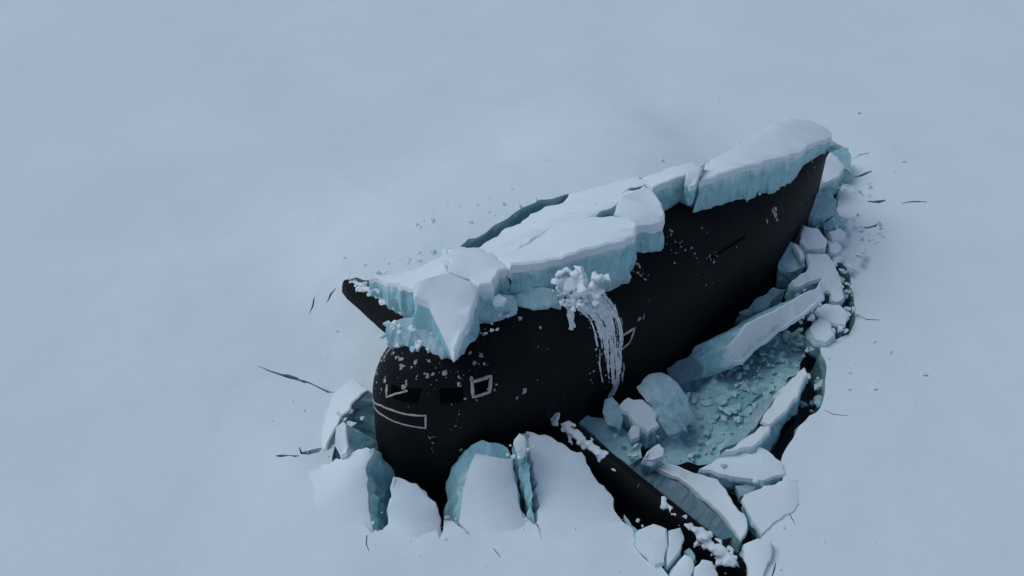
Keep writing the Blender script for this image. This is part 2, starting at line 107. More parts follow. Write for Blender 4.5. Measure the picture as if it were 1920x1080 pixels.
 {"name":"ice_slab","label":"big tilted slab with white top and dark teal face by the near wall","cat":"ice slab","pts":[[7.13,-3.24,1.25,1],[7.76,-2.85,1.3,1],[8.65,-2.32,1.35,1],[9.26,-1.89,1.4,1],[9.78,-1.64,1.4,1],[9.92,-1.84,1.15,1],[8.74,-2.63,0.8,1],[7.65,-3.3,0.4,1],[7.13,-3.8,0.2,1],[6.71,-3.86,0.35,1],[6.71,-3.67,0.8,1]],"top":"snow","rough":0.06,"h":0.1,"off":[-1.55,-0.15,-0.75]},
 {"name":"ice_block","label":"glassy dark ice wedge between the sail wall and the tilted slab","cat":"ice block","pts":[[7.17,-2.19,0.9,0.9],[7.6,-1.99,1.1,0.9],[8.35,-1.44,1.25,0.9],[8.8,-1.38,1.2,0.9],[8.13,-1.98,1.0,0.9],[7.42,-2.26,0.85,0.9]],"top":"wet","rough":0.1,"h":0.1},
 {"name":"ice_block","label":"dark thin ice piece against the wall below the tilted slab","cat":"ice block","pts":[[4.75,-4.09,0.3,0.7],[5.08,-3.92,0.45,0.7],[5.59,-3.82,0.45,0.7],[5.92,-3.99,0.2,0.7],[5.74,-4.3,0.0,0.7],[5.06,-4.48,0.0,0.7],[4.78,-4.3,0.1,0.7]],"top":"wet","rough":0.1,"h":0.1},
 {"name":"ice_floe","label":"long curved snow-topped floe along the dark channel","cat":"ice floe","pts":[[8.74,-4.27,0.25,0.8],[8.95,-4.19,0.35,0.8],[8.97,-4.53,0.4,0.8],[8.61,-5.2,0.4,0.8],[8.06,-5.99,0.4,0.8],[7.68,-6.33,0.4,0.8],[7.42,-6.53,0.35,0.8],[7.27,-6.23,0.2,0.8],[7.66,-5.48,0.0,0.8],[8.19,-4.75,0.05,0.8]],"top":"snow","rough":0.07,"h":0.1},
 {"name":"ice_floe","label":"greyish tilted floe bordering the slush inside the curved floe","cat":"ice floe","pts":[[5.96,-7.22,0.1,0.6],[6.47,-6.53,0.0,0.6],[7.08,-5.77,-0.15,0.6],[7.8,-4.85,-0.2,0.6],[8.73,-4.09,0.0,0.6],[8.07,-5.01,0.2,0.6],[7.52,-5.77,0.2,0.6],[7.11,-6.44,0.25,0.6],[6.5,-7.06,0.3,0.6]],"top":"slush","rough":0.05,"h":0.1},
 {"name":"ice_floe","label":"white broken floe between the curved floe and channel end","cat":"ice floe","pts":[[5.93,-7.53,0.3,0.8],[6.56,-7.1,0.35,0.8],[7.18,-6.57,0.35,0.8],[7.48,-6.62,0.4,0.8],[7.19,-7.07,0.45,0.8],[6.89,-7.34,0.4,0.8],[6.35,-7.5,0.35,0.8]],"top":"snow","rough":0.07,"h":0.1},
 {"name":"ice_block","label":"grey-teal wet ledge at the channel foot","cat":"ice block","pts":[[7.03,-7.08,0.1,0.6],[7.44,-6.6,0.15,0.6],[7.8,-6.2,0.1,0.6],[7.97,-6.13,-0.1,0.6],[7.62,-6.62,-0.2,0.6],[7.3,-7.03,-0.2,0.6]],"top":"ice","rough":0.07,"h":0.1},
 {"name":"ice_block","label":"white block touching the tail edge of the sail","cat":"ice block","pts":[[11.18,5.25,1.2,1],[11.68,5.85,1.45,1],[11.96,5.72,1.35,1],[12.21,5.43,1.15,1],[11.93,5.0,1.0,1],[11.76,4.86,1.0,1],[11.18,4.54,0.9,1]],"top":"snow","rough":0.07,"h":0.1},
 {"name":"ice_block","label":"blue-grey leaning plate behind the white tail block","cat":"ice block","pts":[[11.91,6.43,1.2,0.6],[12.52,6.91,1.0,0.6],[12.85,7.17,0.85,0.6],[12.81,6.5,0.75,0.6],[12.69,5.94,0.6,0.6],[12.4,5.9,0.8,0.6],[12.14,6.16,1.05,0.6]],"top":"ice","rough":0.07,"h":0.1},
 {"name":"ice_block","label":"large turquoise block below the white tail block","cat":"ice block","pts":[[10.35,3.17,1.1,0.9],[10.7,3.57,1.3,0.9],[11.27,3.79,1.3,0.9],[11.49,3.39,1.1,0.9],[11.43,3.09,0.95,0.9],[10.96,2.79,0.8,0.9],[10.34,2.85,0.9,0.9]],"top":"ice","rough":0.06,"h":0.1},
 {"name":"ice_block","label":"flat turquoise piece at the outer side of the turquoise block","cat":"ice block","pts":[[10.95,2.87,0.55,0.5],[11.51,3.11,0.75,0.5],[11.95,3.06,0.6,0.5],[11.77,2.82,0.45,0.5],[11.01,2.63,0.45,0.5]],"top":"ice","rough":0.07,"h":0.1},
 {"name":"ice_block","label":"cube-like white block below the turquoise tail block","cat":"ice block","pts":[[9.94,1.73,1.25,1],[10.42,1.64,1.2,1],[10.7,1.25,1.0,1],[10.61,1.01,0.85,1],[9.94,0.89,0.9,1],[9.72,1.1,1.05,1]],"top":"snow","rough":0.07,"h":0.1},
 {"name":"ice_block","label":"dark glassy plate standing against the sail near the tail","cat":"ice block","pts":[[9.44,1.52,0.95,0.6],[9.61,1.95,1.1,0.6],[9.83,2.15,1.2,0.6],[10.02,1.94,1.15,0.6],[9.83,1.38,0.85,0.6]],"top":"wet","rough":0.07,"h":0.1},
 {"name":"ice_block","label":"bluish translucent block by the wall with a white ridge","cat":"ice block","pts":[[8.9,0.6,0.9,0.9],[9.05,0.92,1.1,0.9],[9.33,1.09,1.15,0.9],[9.67,0.87,1.1,0.9],[9.88,0.6,0.9,0.9],[9.8,0.22,0.75,0.9],[9.25,0.01,0.7,0.9],[8.87,0.03,0.75,0.9]],"top":"ice","rough":0.06,"h":0.1},
 {"name":"ice_block","label":"thin white ridge sliver on the bluish translucent block","cat":"ice block","pts":[[9.37,0.68,1.3,0.25],[9.45,0.68,1.3,0.25],[9.7,0.3,1.1,0.25],[9.57,0.16,1.08,0.25]],"top":"snow","rough":0.07,"h":0.1},
 {"name":"ice_block","label":"white snowy block spreading from the bluish block","cat":"ice block","pts":[[9.9,0.66,0.9,0.9],[10.63,0.75,0.8,0.9],[10.82,0.26,0.65,0.9],[10.79,-0.2,0.55,0.9],[10.21,-0.31,0.6,0.9],[9.28,-0.83,0.7,0.9],[9.0,-0.87,0.8,0.9],[9.8,-0.03,0.85,0.9]],"top":"snow","rough":0.07,"h":0.1},
 {"name":"ice_block","label":"white slab on the rubble next to the channel upper end","cat":"ice block","pts":[[10.25,-0.29,0.6,0.7],[10.8,0.18,0.65,0.7],[10.92,-0.09,0.5,0.7],[10.92,-0.54,0.35,0.7],[10.56,-0.72,0.35,0.7],[10.35,-0.67,0.4,0.7],[10.04,-1.07,0.35,0.7]],"top":"snow","rough":0.07,"h":0.1},
 {"name":"ice_block","label":"small white square block at the rubble edge of the upper lead","cat":"ice block","pts":[[10.55,-0.65,0.45,0.6],[10.93,-0.49,0.5,0.6],[10.9,-0.94,0.35,0.6],[10.61,-1.14,0.3,0.6],[10.43,-1.04,0.3,0.6]],"top":"snow","rough":0.07,"h":0.1},
 {"name":"ice_block","label":"snowy mound block at the lower end of the rubble strip","cat":"ice block","pts":[[9.79,-1.64,0.4,0.8],[10.17,-1.42,0.5,0.8],[10.57,-1.47,0.5,0.8],[10.86,-1.82,0.4,0.8],[10.66,-2.22,0.3,0.8],[10.26,-2.12,0.3,0.8],[9.96,-1.92,0.3,0.8]],"top":"snow","rough":0.12,"h":0.1},
 {"name":"ice_block","label":"grey-white crumbled block above the pool by the sheet edge","cat":"ice block","pts":[[9.56,-2.22,0.3,0.8],[9.88,-1.92,0.35,0.8],[10.18,-2.15,0.35,0.8],[10.25,-2.61,0.25,0.8],[9.92,-2.87,0.15,0.8],[9.61,-2.75,0.15,0.8]],"top":"snow","rough":0.12,"h":0.1},
 {"name":"ice_block","label":"white sliver joining the tilted slab to the rubble strip","cat":"ice block","pts":[[9.59,-1.61,0.6,0.6],[9.79,-1.25,0.9,0.6],[10.09,-0.72,0.95,0.6],[10.18,-0.92,0.8,0.6],[10.04,-1.27,0.6,0.6],[9.74,-1.62,0.5,0.6]],"top":"snow","rough":0.07,"h":0.1},
 {"name":"ice_block","label":"small pale block beside the flat turquoise piece","cat":"ice block","pts":[[10.96,2.07,0.7,0.6],[11.38,2.31,0.7,0.6],[11.65,2.2,0.55,0.6],[11.5,1.97,0.45,0.6],[11.08,1.79,0.5,0.6]],"top":"snow","rough":0.07,"h":0.1},
 {"name":"ice_block","label":"small white cube in the middle of the rubble strip","cat":"ice block","pts":[[10.82,1.36,0.7,0.6],[11.13,1.54,0.7,0.6],[11.3,1.37,0.6,0.6],[11.12,1.15,0.5,0.6],[10.86,1.14,0.55,0.6]],"top":"snow","rough":0.07,"h":0.1},
]
LINES = [
 {"w":0.055,"closed":False,"label":"curved white outline of the long band round the nose","pts":[[-7.63,-1,2.53],[-7.67,-1,2.42],[-7.78,-1,2.49],[-7.85,1,2.72],[-7.78,1,2.8],[-7.56,1,2.8],[-7.2,1,2.8],[-7.2,1,2.38],[-7.42,1,2.42],[-7.7,1,2.45],[-7.84,1,2.45],[-7.78,-1,2.3],[-7.7,-1,2.38]]},
 {"w":0.1,"closed":True,"label":"thick white rectangle outline beside the dark openings","pts":[[-6.04,1,3.45],[-5.46,1,3.45],[-5.56,1,3.11],[-6.04,1,3.11]]},
 {"w":0.085,"closed":True,"label":"white slanted rectangle outline at the foot of the snow streaks","pts":[[-0.92,1,2.65],[-0.38,1,2.65],[-0.6,1,2.22],[-1.03,1,2.11]]},
 {"w":0.07,"closed":False,"label":"white corner mark beside the nose window","pts":[[-7.85,1,3.34],[-7.84,1,3.07],[-7.78,1,3.26],[-7.63,1,3.41]]},
]
PANES = [[[2.94,1,3.3],[4.76,1,3.14],[4.87,1,3.06],[2.94,1,3.22]],[[-7.84,1,3.41],[-7.37,1,3.49],[-7.37,1,3.14],[-7.8,1,3.14]],[[-6.94,1,3.45],[-6.31,1,3.41],[-6.31,1,3.07],[-6.87,1,3.11]],[[-5.95,1,3.41],[-5.56,1,3.41],[-5.66,1,3.18],[-5.95,1,3.14]],[[-0.92,1,2.61],[-0.49,1,2.57],[-0.6,1,2.26],[-1.03,1,2.22]]]
CASCADE = [[[-2.21,1,3.91],[-1.99,1,3.8],[-1.88,1,3.53],[-1.88,1,3.07],[-1.88,1,2.22],[-1.67,1,1.34]],[[-1.03,1,3.87],[-0.92,1,3.6],[-0.92,1,3.11],[-0.92,1,2.26],[-0.81,1,1.34],[-0.81,1,0.65]],[[-2.21,1,3.91],[-2.31,1,3.76],[-2.42,1,3.57]],[[-1.13,1,1.07],[-1.13,1,0.73],[-1.24,1,0.5]]]
SMEARS = [[[0.26,1,4.03],[0.26,1,3.95],[0.26,1,3.83],0.1],[[0.58,1,4.03],[0.58,1,3.87],[0.58,1,3.72],0.14],[[0.37,1,3.8],[0.47,1,3.72],[0.69,1,3.6],0.1],[[2.19,1,4.02],[2.19,1,3.91],[2.3,1,3.83],0.07],[[1.97,1,3.91],[2.3,1,3.87],[2.51,1,3.89],0.09],[[1.87,1,3.83],[1.97,1,3.76],[2.3,1,3.75],0.1],[[3.26,1,3.92],[3.37,1,3.83],[3.47,1,3.71],0.05],[[2.83,1,3.3],[3.37,1,3.27],[3.8,1,3.2],0.05],[[2.4,1,3.67],[2.62,1,3.7],0.06],[[6.69,1,3.04],[6.69,1,2.94],[6.69,1,2.77],0.16],[[3.05,1,3.22],[3.26,1,3.24],0.09],[[10.01,1,2.95],[10.01,1,2.76],[10.12,1,2.55],0.09],[[-6.4,1,2.84],[-6.48,1,2.53],0.03],[[-7.08,1,2.03],[-7.08,1,1.38],0.05],[[-6.48,1,1.38],[-6.48,1,1.04],0.14],[[-6.48,1,3.49],[-6.31,1,3.37],[-6.31,1,3.26],0.16],[[-6.72,1,3.14],[-6.48,1,3.14],[-6.31,1,3.22],0.09],[[-6.48,1,3.72],[-6.4,1,3.64],0.1],[[-6.94,-1,3.18],[-7.08,-1,3.3],[-7.47,-1,3.6],0.16],[[-7.67,-1,3.41],[-7.8,-1,3.45],0.14],[[1.87,1,1.11],[1.97,1,1.23],0.04],[[9.48,1,2.81],[9.48,1,2.59],0.07]]
SPECKS = [[-5.36,1,4.03],[-5.56,1,3.91],[-7.37,-1,2.99],[-7.7,-1,3.3],[-7.32,-1,3.41],[-7.67,-1,3.72],[-7.85,1,3.83],[-7.73,-1,3.11],[-7.85,-1,2.99],[-7.6,1,3.57],[-7.37,1,3.8],[-7.85,1,3.72],[-7.01,-1,3.14],[-7.81,-1,3.95],[-7.75,1,3.99],[-3.49,1,3.6],[-3.49,1,3.49],[-7.2,1,2.03],[-7.7,-1,0.65],[-7.84,-1,1.23],[-6.48,1,2.22],[-0.17,1,2.99],[2.62,1,3.47],[3.26,1,3.24],[6.26,1,3.1],[1.97,1,4.06],[0.47,1,4.06],[1.76,1,4.1],[2.19,1,4.1],[1.76,1,3.53],[-1.56,1,0.96],[-2.1,1,1.96],[-0.92,1,1.19],[-4.61,1,2.68],[-3.49,1,3.99],[-2.21,1,1.61],[-6.22,1,3.64],[-7.84,1,3.6],[-6.8,-1,3.34],[-7.32,-1,3.6],[-7.63,-1,3.8],[-7.2,1,3.91],[-7.63,1,3.99],[-6.94,1,3.83]]
PLANES = [
 {"root":[-3.45,1.9],"tip":[-2.4,8.7],"top":[1.25,0.02],"label":"near diving plane turned upright, with a snow crust along its top edge"},
 {"root":[-4.2,-1.6],"tip":[-4.55,-6.9],"top":[1.75,0.85],"label":"far diving plane turned upright, its tip under the snow"},
]
HEAP = [[1.17,-5.86,5.0],[1.27,-5.64,5.5],[1.7,-5.56,5.6],[2.05,-5.72,5.5],[2.33,-5.68,5.5],[2.6,-5.72,5.2],[2.45,-5.87,4.95],[2.03,-5.91,4.85],[1.86,-6.05,4.65],[1.49,-6.08,4.6],[1.23,-5.96,4.8]]
RIM = [[-5.81,-7.83],[-4.65,-9.41],[-3.83,-10.37],[-2.69,-10.37],[-0.57,-10.45],[1.55,-10.62],[2.83,-10.37]]
RUBBLE = [[[9.47,-3.77,-0.62],0.3,7,0.45,"awash in the dark channel"],[[9.34,-4.75,-0.66],0.32,6,0.4,"under water in the bend of the dark channel"],[[-4.18,-9.92,0.1],0.11,26,0.8,"at the foot of the tall raised slab"],[[-2.61,-10.34,0.15],0.1,22,0.9,"at the foot of the peaked slab"],[[-1.78,-10.1,0.1],0.11,18,0.5,"in the gap below the leaning slabs"],[[-0.57,-10.31,0.15],0.1,22,1.1,"at the foot of the slab with the bare rim"],[[0.63,-10.03,0.1],0.1,14,0.4,"below the narrow splinter"],[[2.11,-10.48,0.15],0.1,22,1.2,"at the foot of the wide leaning slab"],[[-5.44,-7.72,0.1],0.1,20,0.8,"left of the tall raised slab"],[[3.14,-10.06,0.05],0.11,16,0.5,"by the heart-shaped snow block"],[[12.4,3.08,0.1],0.14,26,0.9,"on the rough snow outside the rubble strip"],[[12.92,5.68,0.1],0.13,20,0.8,"on the rough snow outside the white tail block"],[[11.04,1.5,0.4],0.28,26,1.1,"in the rubble strip below the turquoise tail block"],[[10.81,0.2,0.3],0.26,26,0.9,"in the rubble strip beside the upper lead"],[[10.23,-1.55,0.2],0.3,30,1.0,"at the lower end of the rubble strip"],[[11.35,3.03,0.5],0.26,16,0.9,"round the flat turquoise piece near the tail"],[[11.07,-0.32,-0.2],0.25,14,0.6,"afloat in the narrow upper lead"],[[9.8,-2.41,-0.3],0.22,14,0.6,"at the upper end of the dark channel"],[[-2.59,-6.99,4.5],0.16,30,0.8,"on the crushed lump over the nose"],[[-0.43,-6.15,4.2],0.16,18,0.6,"on the teal lump right of the spike slab"],[[5.7,-0.18,3.6],0.14,10,0.6,"under the front of the tail slab"],[[7.34,0.61,3.5],0.14,10,0.6,"under the middle of the tail slab"],[[-4.44,-1.22,1.4],0.2,14,0.8,"beside the far diving plane"],[[-2.87,-1.28,1.9],0.2,18,1.2,"on the slope behind the far diving plane"],[[1.85,-5.57,4.75],0.15,60,0.75,"on the snow heap above the streaks"],[[3.57,-6.63,0.0],0.2,14,0.8,"by the turquoise tongue"],[[7.04,-8.44,-0.3],0.25,14,0.7,"in the small leads at the lower right"],[[0.25,-8.77,1.9],0.16,10,0.4,"on the splinter between the leaning slabs"],[[9.05,-1.11,0.5],0.2,10,1.0,"on the big tilted slab"],[[-4.73,-6.37,0.4],0.18,12,0.5,"beside the nose waterline"],[[6.65,-7.72,0.1],0.2,10,0.8,"on the floe at the channel end"]]

# ------------------------------------------------------------------ materials
def nodes(name):
    m = bpy.data.materials.new(name)
    m.use_nodes = True
    t = m.node_tree
    b = t.nodes["Principled BSDF"]
    return m, t, b

def nd(t, kind, **kw):
    n = t.nodes.new(kind)
    for k, v in kw.items():
        if k in n.inputs:
            n.inputs[k].default_value = v
        else:
            setattr(n, k, v)
    return n

def noise_tex(t, scale, detail=6, rough=.55, vec=None, dist=0.0):
    n = nd(t, "ShaderNodeTexNoise", Scale=scale, Detail=detail, Roughness=rough, Distortion=dist)
    if vec is not None:
        t.links.new(vec, n.inputs["Vector"])
    return n

def ramp(t, src, stops):
    r = t.nodes.new("ShaderNodeValToRGB")
    el = r.color_ramp.elements
    while len(el) < len(stops):
        el.new(.5)
    for e, (p, c) in zip(el, stops):
        e.position = p
        e.color = (*c, 1) if len(c) == 3 else c
    t.links.new(src, r.inputs[0])
    return r

def bump(t, b, heights, dist=.05):
    last = None
    for src, s, dd in heights:
        bp = nd(t, "ShaderNodeBump", Strength=s, Distance=dd)
        t.links.new(src, bp.inputs["Height"])
        if last is not None:
            t.links.new(last.outputs[0], bp.inputs["Normal"])
        last = bp
    t.links.new(last.outputs[0], b.inputs["Normal"])

def position(t, scale=(1, 1, 1)):
    g = t.nodes.new("ShaderNodeNewGeometry")
    mp = t.nodes.new("ShaderNodeMapping")
    mp.inputs["Scale"].default_value = scale
    t.links.new(g.outputs["Position"], mp.inputs["Vector"])
    return mp.outputs[0]

def make_snow():
    m, t, b = nodes("snow")
    p = position(t)
    n1 = noise_tex(t, .18, 5, .55, p)
    r = ramp(t, n1.outputs[0], [(.3, (.79, .81, .845)), (.7, (.86, .87, .885))])
    t.links.new(r.outputs[0], b.inputs["Base Color"])
    b.inputs["Roughness"].default_value = .85
    b.inputs["Specular IOR Level"].default_value = .15
    n2 = noise_tex(t, 5.0, 8, .65, p)
    n3 = noise_tex(t, .9, 6, .6, position(t, (1, 2.2, 1)), .4)
    bump(t, b, [(n3.outputs[0], .26, .10), (n2.outputs[0], .35, .02)])
    return m

def make_ice(name, top, mid, low, rough=.32, sss=.35):
    """sea ice: white porous skin, clear teal middle, greyish skeletal underside, by depth in the sheet"""
    m, t, b = nodes(name)
    at = nd(t, "ShaderNodeAttribute", attribute_name="depth")
    p = position(t)
    n1 = noise_tex(t, 1.3, 7, .6, p)
    n2 = noise_tex(t, 6.0, 6, .65, position(t, (1, 1, .45)), .6)
    a1 = nd(t, "ShaderNodeMath", operation='MULTIPLY_ADD')
    t.links.new(n1.outputs[0], a1.inputs[0]); a1.inputs[1].default_value = .5
    a1.inputs[2].default_value = -.25
    a2 = nd(t, "ShaderNodeMath", operation='ADD')
    t.links.new(at.outputs["Fac"], a2.inputs[0]); t.links.new(a1.outputs[0], a2.inputs[1])
    r = ramp(t, a2.outputs[0], [(0.02, top), (.16, mid), (.62, mid), (.95, low)])
    mott = ramp(t, n2.outputs[0], [(.36, (.80, .84, .87)), (.52, (1, 1, 1)), (.74, (1.25, 1.18, 1.15))])
    mx = nd(t, "ShaderNodeMix", data_type='RGBA', blend_type='MULTIPLY')
    mx.inputs[0].default_value = .9
    t.links.new(r.outputs[0], mx.inputs[6]); t.links.new(mott.outputs[0], mx.inputs[7])
    t.links.new(mx.outputs[2], b.inputs["Base Color"])
    b.inputs["Roughness"].default_value = rough
    b.inputs["IOR"].default_value = 1.31
    b.inputs["Subsurface Weight"].default_value = sss
    b.inputs["Subsurface Radius"].default_value = (.12, .35, .4)
    b.inputs["Subsurface Scale"].default_value = .35
    n3 = noise_tex(t, 14.0, 6, .7, p)
    bump(t, b, [(n2.outputs[0], .5, .06), (n3.outputs[0], .3, .02)])
    return m

def make_sail():
    m, t, b = nodes("anechoic_black")
    p = position(t)
    n1 = noise_tex(t, 1.2, 8, .6, p)
    r = ramp(t, n1.outputs[0], [(.35, (.0042, .0042, .0052)), (.7, (.0085, .0082, .0095))])
    # thin rime specks that cling to the rubber
    n2 = noise_tex(t, 9.0, 9, .75, p, .3)
    n3 = noise_tex(t, .55, 4, .5, p)
    mk = nd(t, "ShaderNodeMath", operation='MULTIPLY')
    t.links.new(n2.outputs[0], mk.inputs[0]); t.links.new(n3.outputs[0], mk.inputs[1])
    rm = ramp(t, mk.outputs[0], [(.40, (0, 0, 0)), (.46, (1, 1, 1))])
    mx = nd(t, "ShaderNodeMix", data_type='RGBA')
    t.links.new(rm.outputs[0], mx.inputs[0])
    t.links.new(r.outputs[0], mx.inputs[6]); mx.inputs[7].default_value = (.22, .21, .21, 1)
    t.links.new(mx.outputs[2], b.inputs["Base Color"])
    b.inputs["Roughness"].default_value = .62
    b.inputs["Specular IOR Level"].default_value = .12
    n4 = noise_tex(t, 3.0, 6, .6, p)
    bump(t, b, [(n4.outputs[0], .25, .03)])
    return m

def plain(name, c, rough=.6, spec=.4, var=.15, scale=8):
    m, t, b = nodes(name)
    n = noise_tex(t, scale, 6, .6, position(t))
    r = ramp(t, n.outputs[0], [(.35, tuple(x * (1 - var) for x in c)), (.65, tuple(min(1, x * (1 + var)) for x in c))])
    t.links.new(r.outputs[0], b.inputs["Base Color"])
    b.inputs["Roughness"].default_value = rough
    b.inputs["Specular IOR Level"].default_value = spec
    bump(t, b, [(n.outputs[0], .3, .02)])
    return m

def make_water():
    m = bpy.data.materials.new("sea_water")
    m.use_nodes = True
    t = m.node_tree
    for n in list(t.nodes):
        t.nodes.remove(n)
    out = t.nodes.new("ShaderNodeOutputMaterial")
    tr = t.nodes.new("ShaderNodeBsdfTransparent")
    gl = nd(t, "ShaderNodeBsdfGlossy", Roughness=.06)
    fr = nd(t, "ShaderNodeFresnel", IOR=1.33)
    mx = t.nodes.new("ShaderNodeMixShader")
    n = noise_tex(t, 3.5, 5, .55, position(t))
    bp = nd(t, "ShaderNodeBump", Strength=.25, Distance=.03)
    t.links.new(n.outputs[0], bp.inputs["Height"])
    t.links.new(bp.outputs[0], fr.inputs["Normal"]); t.links.new(bp.outputs[0], gl.inputs["Normal"])
    t.links.new(fr.outputs[0], mx.inputs[0]); t.links.new(tr.outputs[0], mx.inputs[1]); t.links.new(gl.outputs[0], mx.inputs[2])
    t.links.new(mx.outputs[0], out.inputs["Surface"])
    va = nd(t, "ShaderNodeVolumeAbsorption", Density=.45)
    va.inputs["Color"].default_value = (.12, .66, .72, 1)
    t.links.new(va.outputs[0], out.inputs["Volume"])
    return m

M = dict(
    snow=make_snow(),
    ice=make_ice("sea_ice", (.68, .79, .82), (.36, .61, .65), (.35, .47, .53)),
    edge=make_ice("sea_ice_edge", (.62, .70, .73), (.27, .46, .50), (.27, .36, .42), sss=0),
    softslush=make_ice("submerged_slush", (.60, .81, .83), (.54, .79, .81), (.40, .60, .64), .5, sss=0),
    clear=make_ice("clear_turquoise_ice", (.46, .68, .71), (.34, .60, .64), (.28, .46, .52), .25),
    wet=make_ice("wet_dark_ice", (.16, .24, .30), (.13, .22, .28), (.14, .20, .25), .2),
    rubble=make_ice("crushed_ice", (.62, .72, .76), (.42, .60, .64), (.34, .44, .50), .5),
    slush=make_ice("grey_slush_ice", (.52, .60, .65), (.36, .52, .56), (.3, .4, .45), .5),
    sail=make_sail(),
    mark=plain("marking_paint", (.42, .40, .37), .7, .3, .3, 14),
    pane=plain("black_recess_shade", (.002, .002, .0025), .8, .04),  # recess shade of the hull openings, held in the colour
    panel=plain("grey_black_panel", (.020, .020, .024), .5, .4),
    brash=plain("brash_ice", (.54, .72, .75), .45, .4, .2, 4),
    frost=plain("frozen_spray", (.74, .74, .77), .8, .2, .22, 9),
    rime=plain("dull_rime", (.36, .34, .35), .8, .2, .35, 12),
    deep=plain("deep_water_dark", (.004, .008, .011), .9, .1),
    water=make_water(),
)

# ------------------------------------------------------------------ helpers
def link(name, me, mat, parent=None, smooth=False, angle=None):
    o = bpy.data.objects.new(name, me)
    col.objects.link(o)
    if mat is not None:
        me.materials.append(M[mat])
    if parent is not None:
        o.parent = parent
    if smooth:
        me.polygons.foreach_set("use_smooth", [True] * len(me.polygons))
    return o

def tag(o, label, cat=None, group=None, kind=None):
    o["label"] = label
    if cat: o["category"] = cat
    if group: o["group"] = group
    if kind: o["kind"] = kind
    return o

def in_poly(x, y, poly):
    c = False
    j = len(poly) - 1
    for i in range(len(poly)):
        xi, yi = poly[i][0], poly[i][1]
        xj, yj = poly[j][0], poly[j][1]
        if (yi > y) != (yj > y) and x < (xj - xi) * (y - yi) / (yj - yi) + xi:
            c = not c
        j = i
    return c

def roughen(pts, rng, step, amp):
    """split a closed outline into short pieces and knock each new corner a little sideways"""
    out = []
    n = len(pts)
    for i in range(n):
        a, b = pts[i], pts[(i + 1) % n]
        va, vb = Vector(a[:3]), Vector(b[:3])
        L = (vb - va).length
        k = max(1, int(round(L / step)))
        side = Vector((-(vb - va).y, (vb - va).x, 0))
        if side.length > 1e-6: side.normalize()
        ph = rng.uniform(0, 50)
        amp_ = amp * min(1, .25 + L * .55)
        for q in range(k):
            f = q / k
            p = va.lerp(vb, f)
            if q:
                e = min(f, 1 - f) * 2
                p += side * (noise.noise((ph + f * L * 1.3, i, .3)) * amp_ * 1.8 * e ** .5 + noise.noise((ph + f * L * 4.1, i, 7.3)) * amp_ * .9 + rng.uniform(-.32, .32) * amp_)
            out.append((p, a[3] + (b[3] - a[3]) * f if len(a) > 3 else 0))
    return out

def fill_flat(ring, rng, spacing, zfun=None):
    """triangulate a closed outline with inner points; returns verts (outline first), tris"""
    P2 = [Vector((p.x, p.y)) for p in ring]
    n = len(P2)
    xs = [p.x for p in P2]; ys = [p.y for p in P2]
    pts = list(P2)
    x = min(xs)
    while x < max(xs):
        y = min(ys)
        while y < max(ys):
            q = Vector((x + rng.uniform(-.35, .35) * spacing, y + rng.uniform(-.35, .35) * spacing))
            if in_poly(q.x, q.y, P2) and min((q - e).length for e in P2) > spacing * .45:
                pts.append(q)
            y += spacing
        x += spacing
    v, e, f, ov, oe, of = delaunay_2d_cdt(pts, [(i, (i + 1) % n) for i in range(n)], [], 0, 1e-5)
    # best plane through the outline; inner points follow it plus what the outline departs from it
    cx = sum(xs) / n; cy = sum(ys) / n; cz = sum(p.z for p in ring) / n
    sxx = sum((p.x - cx) ** 2 for p in ring); syy = sum((p.y - cy) ** 2 for p in ring); sxy = sum((p.x - cx) * (p.y - cy) for p in ring)
    sxz = sum((p.x - cx) * (p.z - cz) for p in ring); syz = sum((p.y - cy) * (p.z - cz) for p in ring)
    det = sxx * syy - sxy * sxy or 1e-9
    pa, pb = (sxz * syy - syz * sxy) / det, (syz * sxx - sxz * sxy) / det
    flat = lambda x, y: cz + pa * (x - cx) + pb * (y - cy)
    res = []
    for k, q in enumerate(v):
        src = ov[k]
        s = src[0] if src else -1
        if 0 <= s < n:
            res.append(Vector((q.x, q.y, ring[s].z)))
        else:
            wsum = zs = 0
            for b in ring:
                w = 1 / ((b.x - q.x) ** 2 + (b.y - q.y) ** 2 + 1e-4) ** 1.5
                wsum += w; zs += w * (b.z - flat(b.x, b.y))
            res.append(Vector((q.x, q.y, flat(q.x, q.y) + zs / wsum)))
    tris = []
    for t in f:
        c = sum((v[i] for i in t), Vector((0, 0))) / 3
        if in_poly(c.x, c.y, P2):
            a, b, cc = (v[i] for i in t[:3])
            if (b - a).cross(cc - a) < 0:
                t = list(reversed(t))
            tris.append(list(t))
    return res, tris

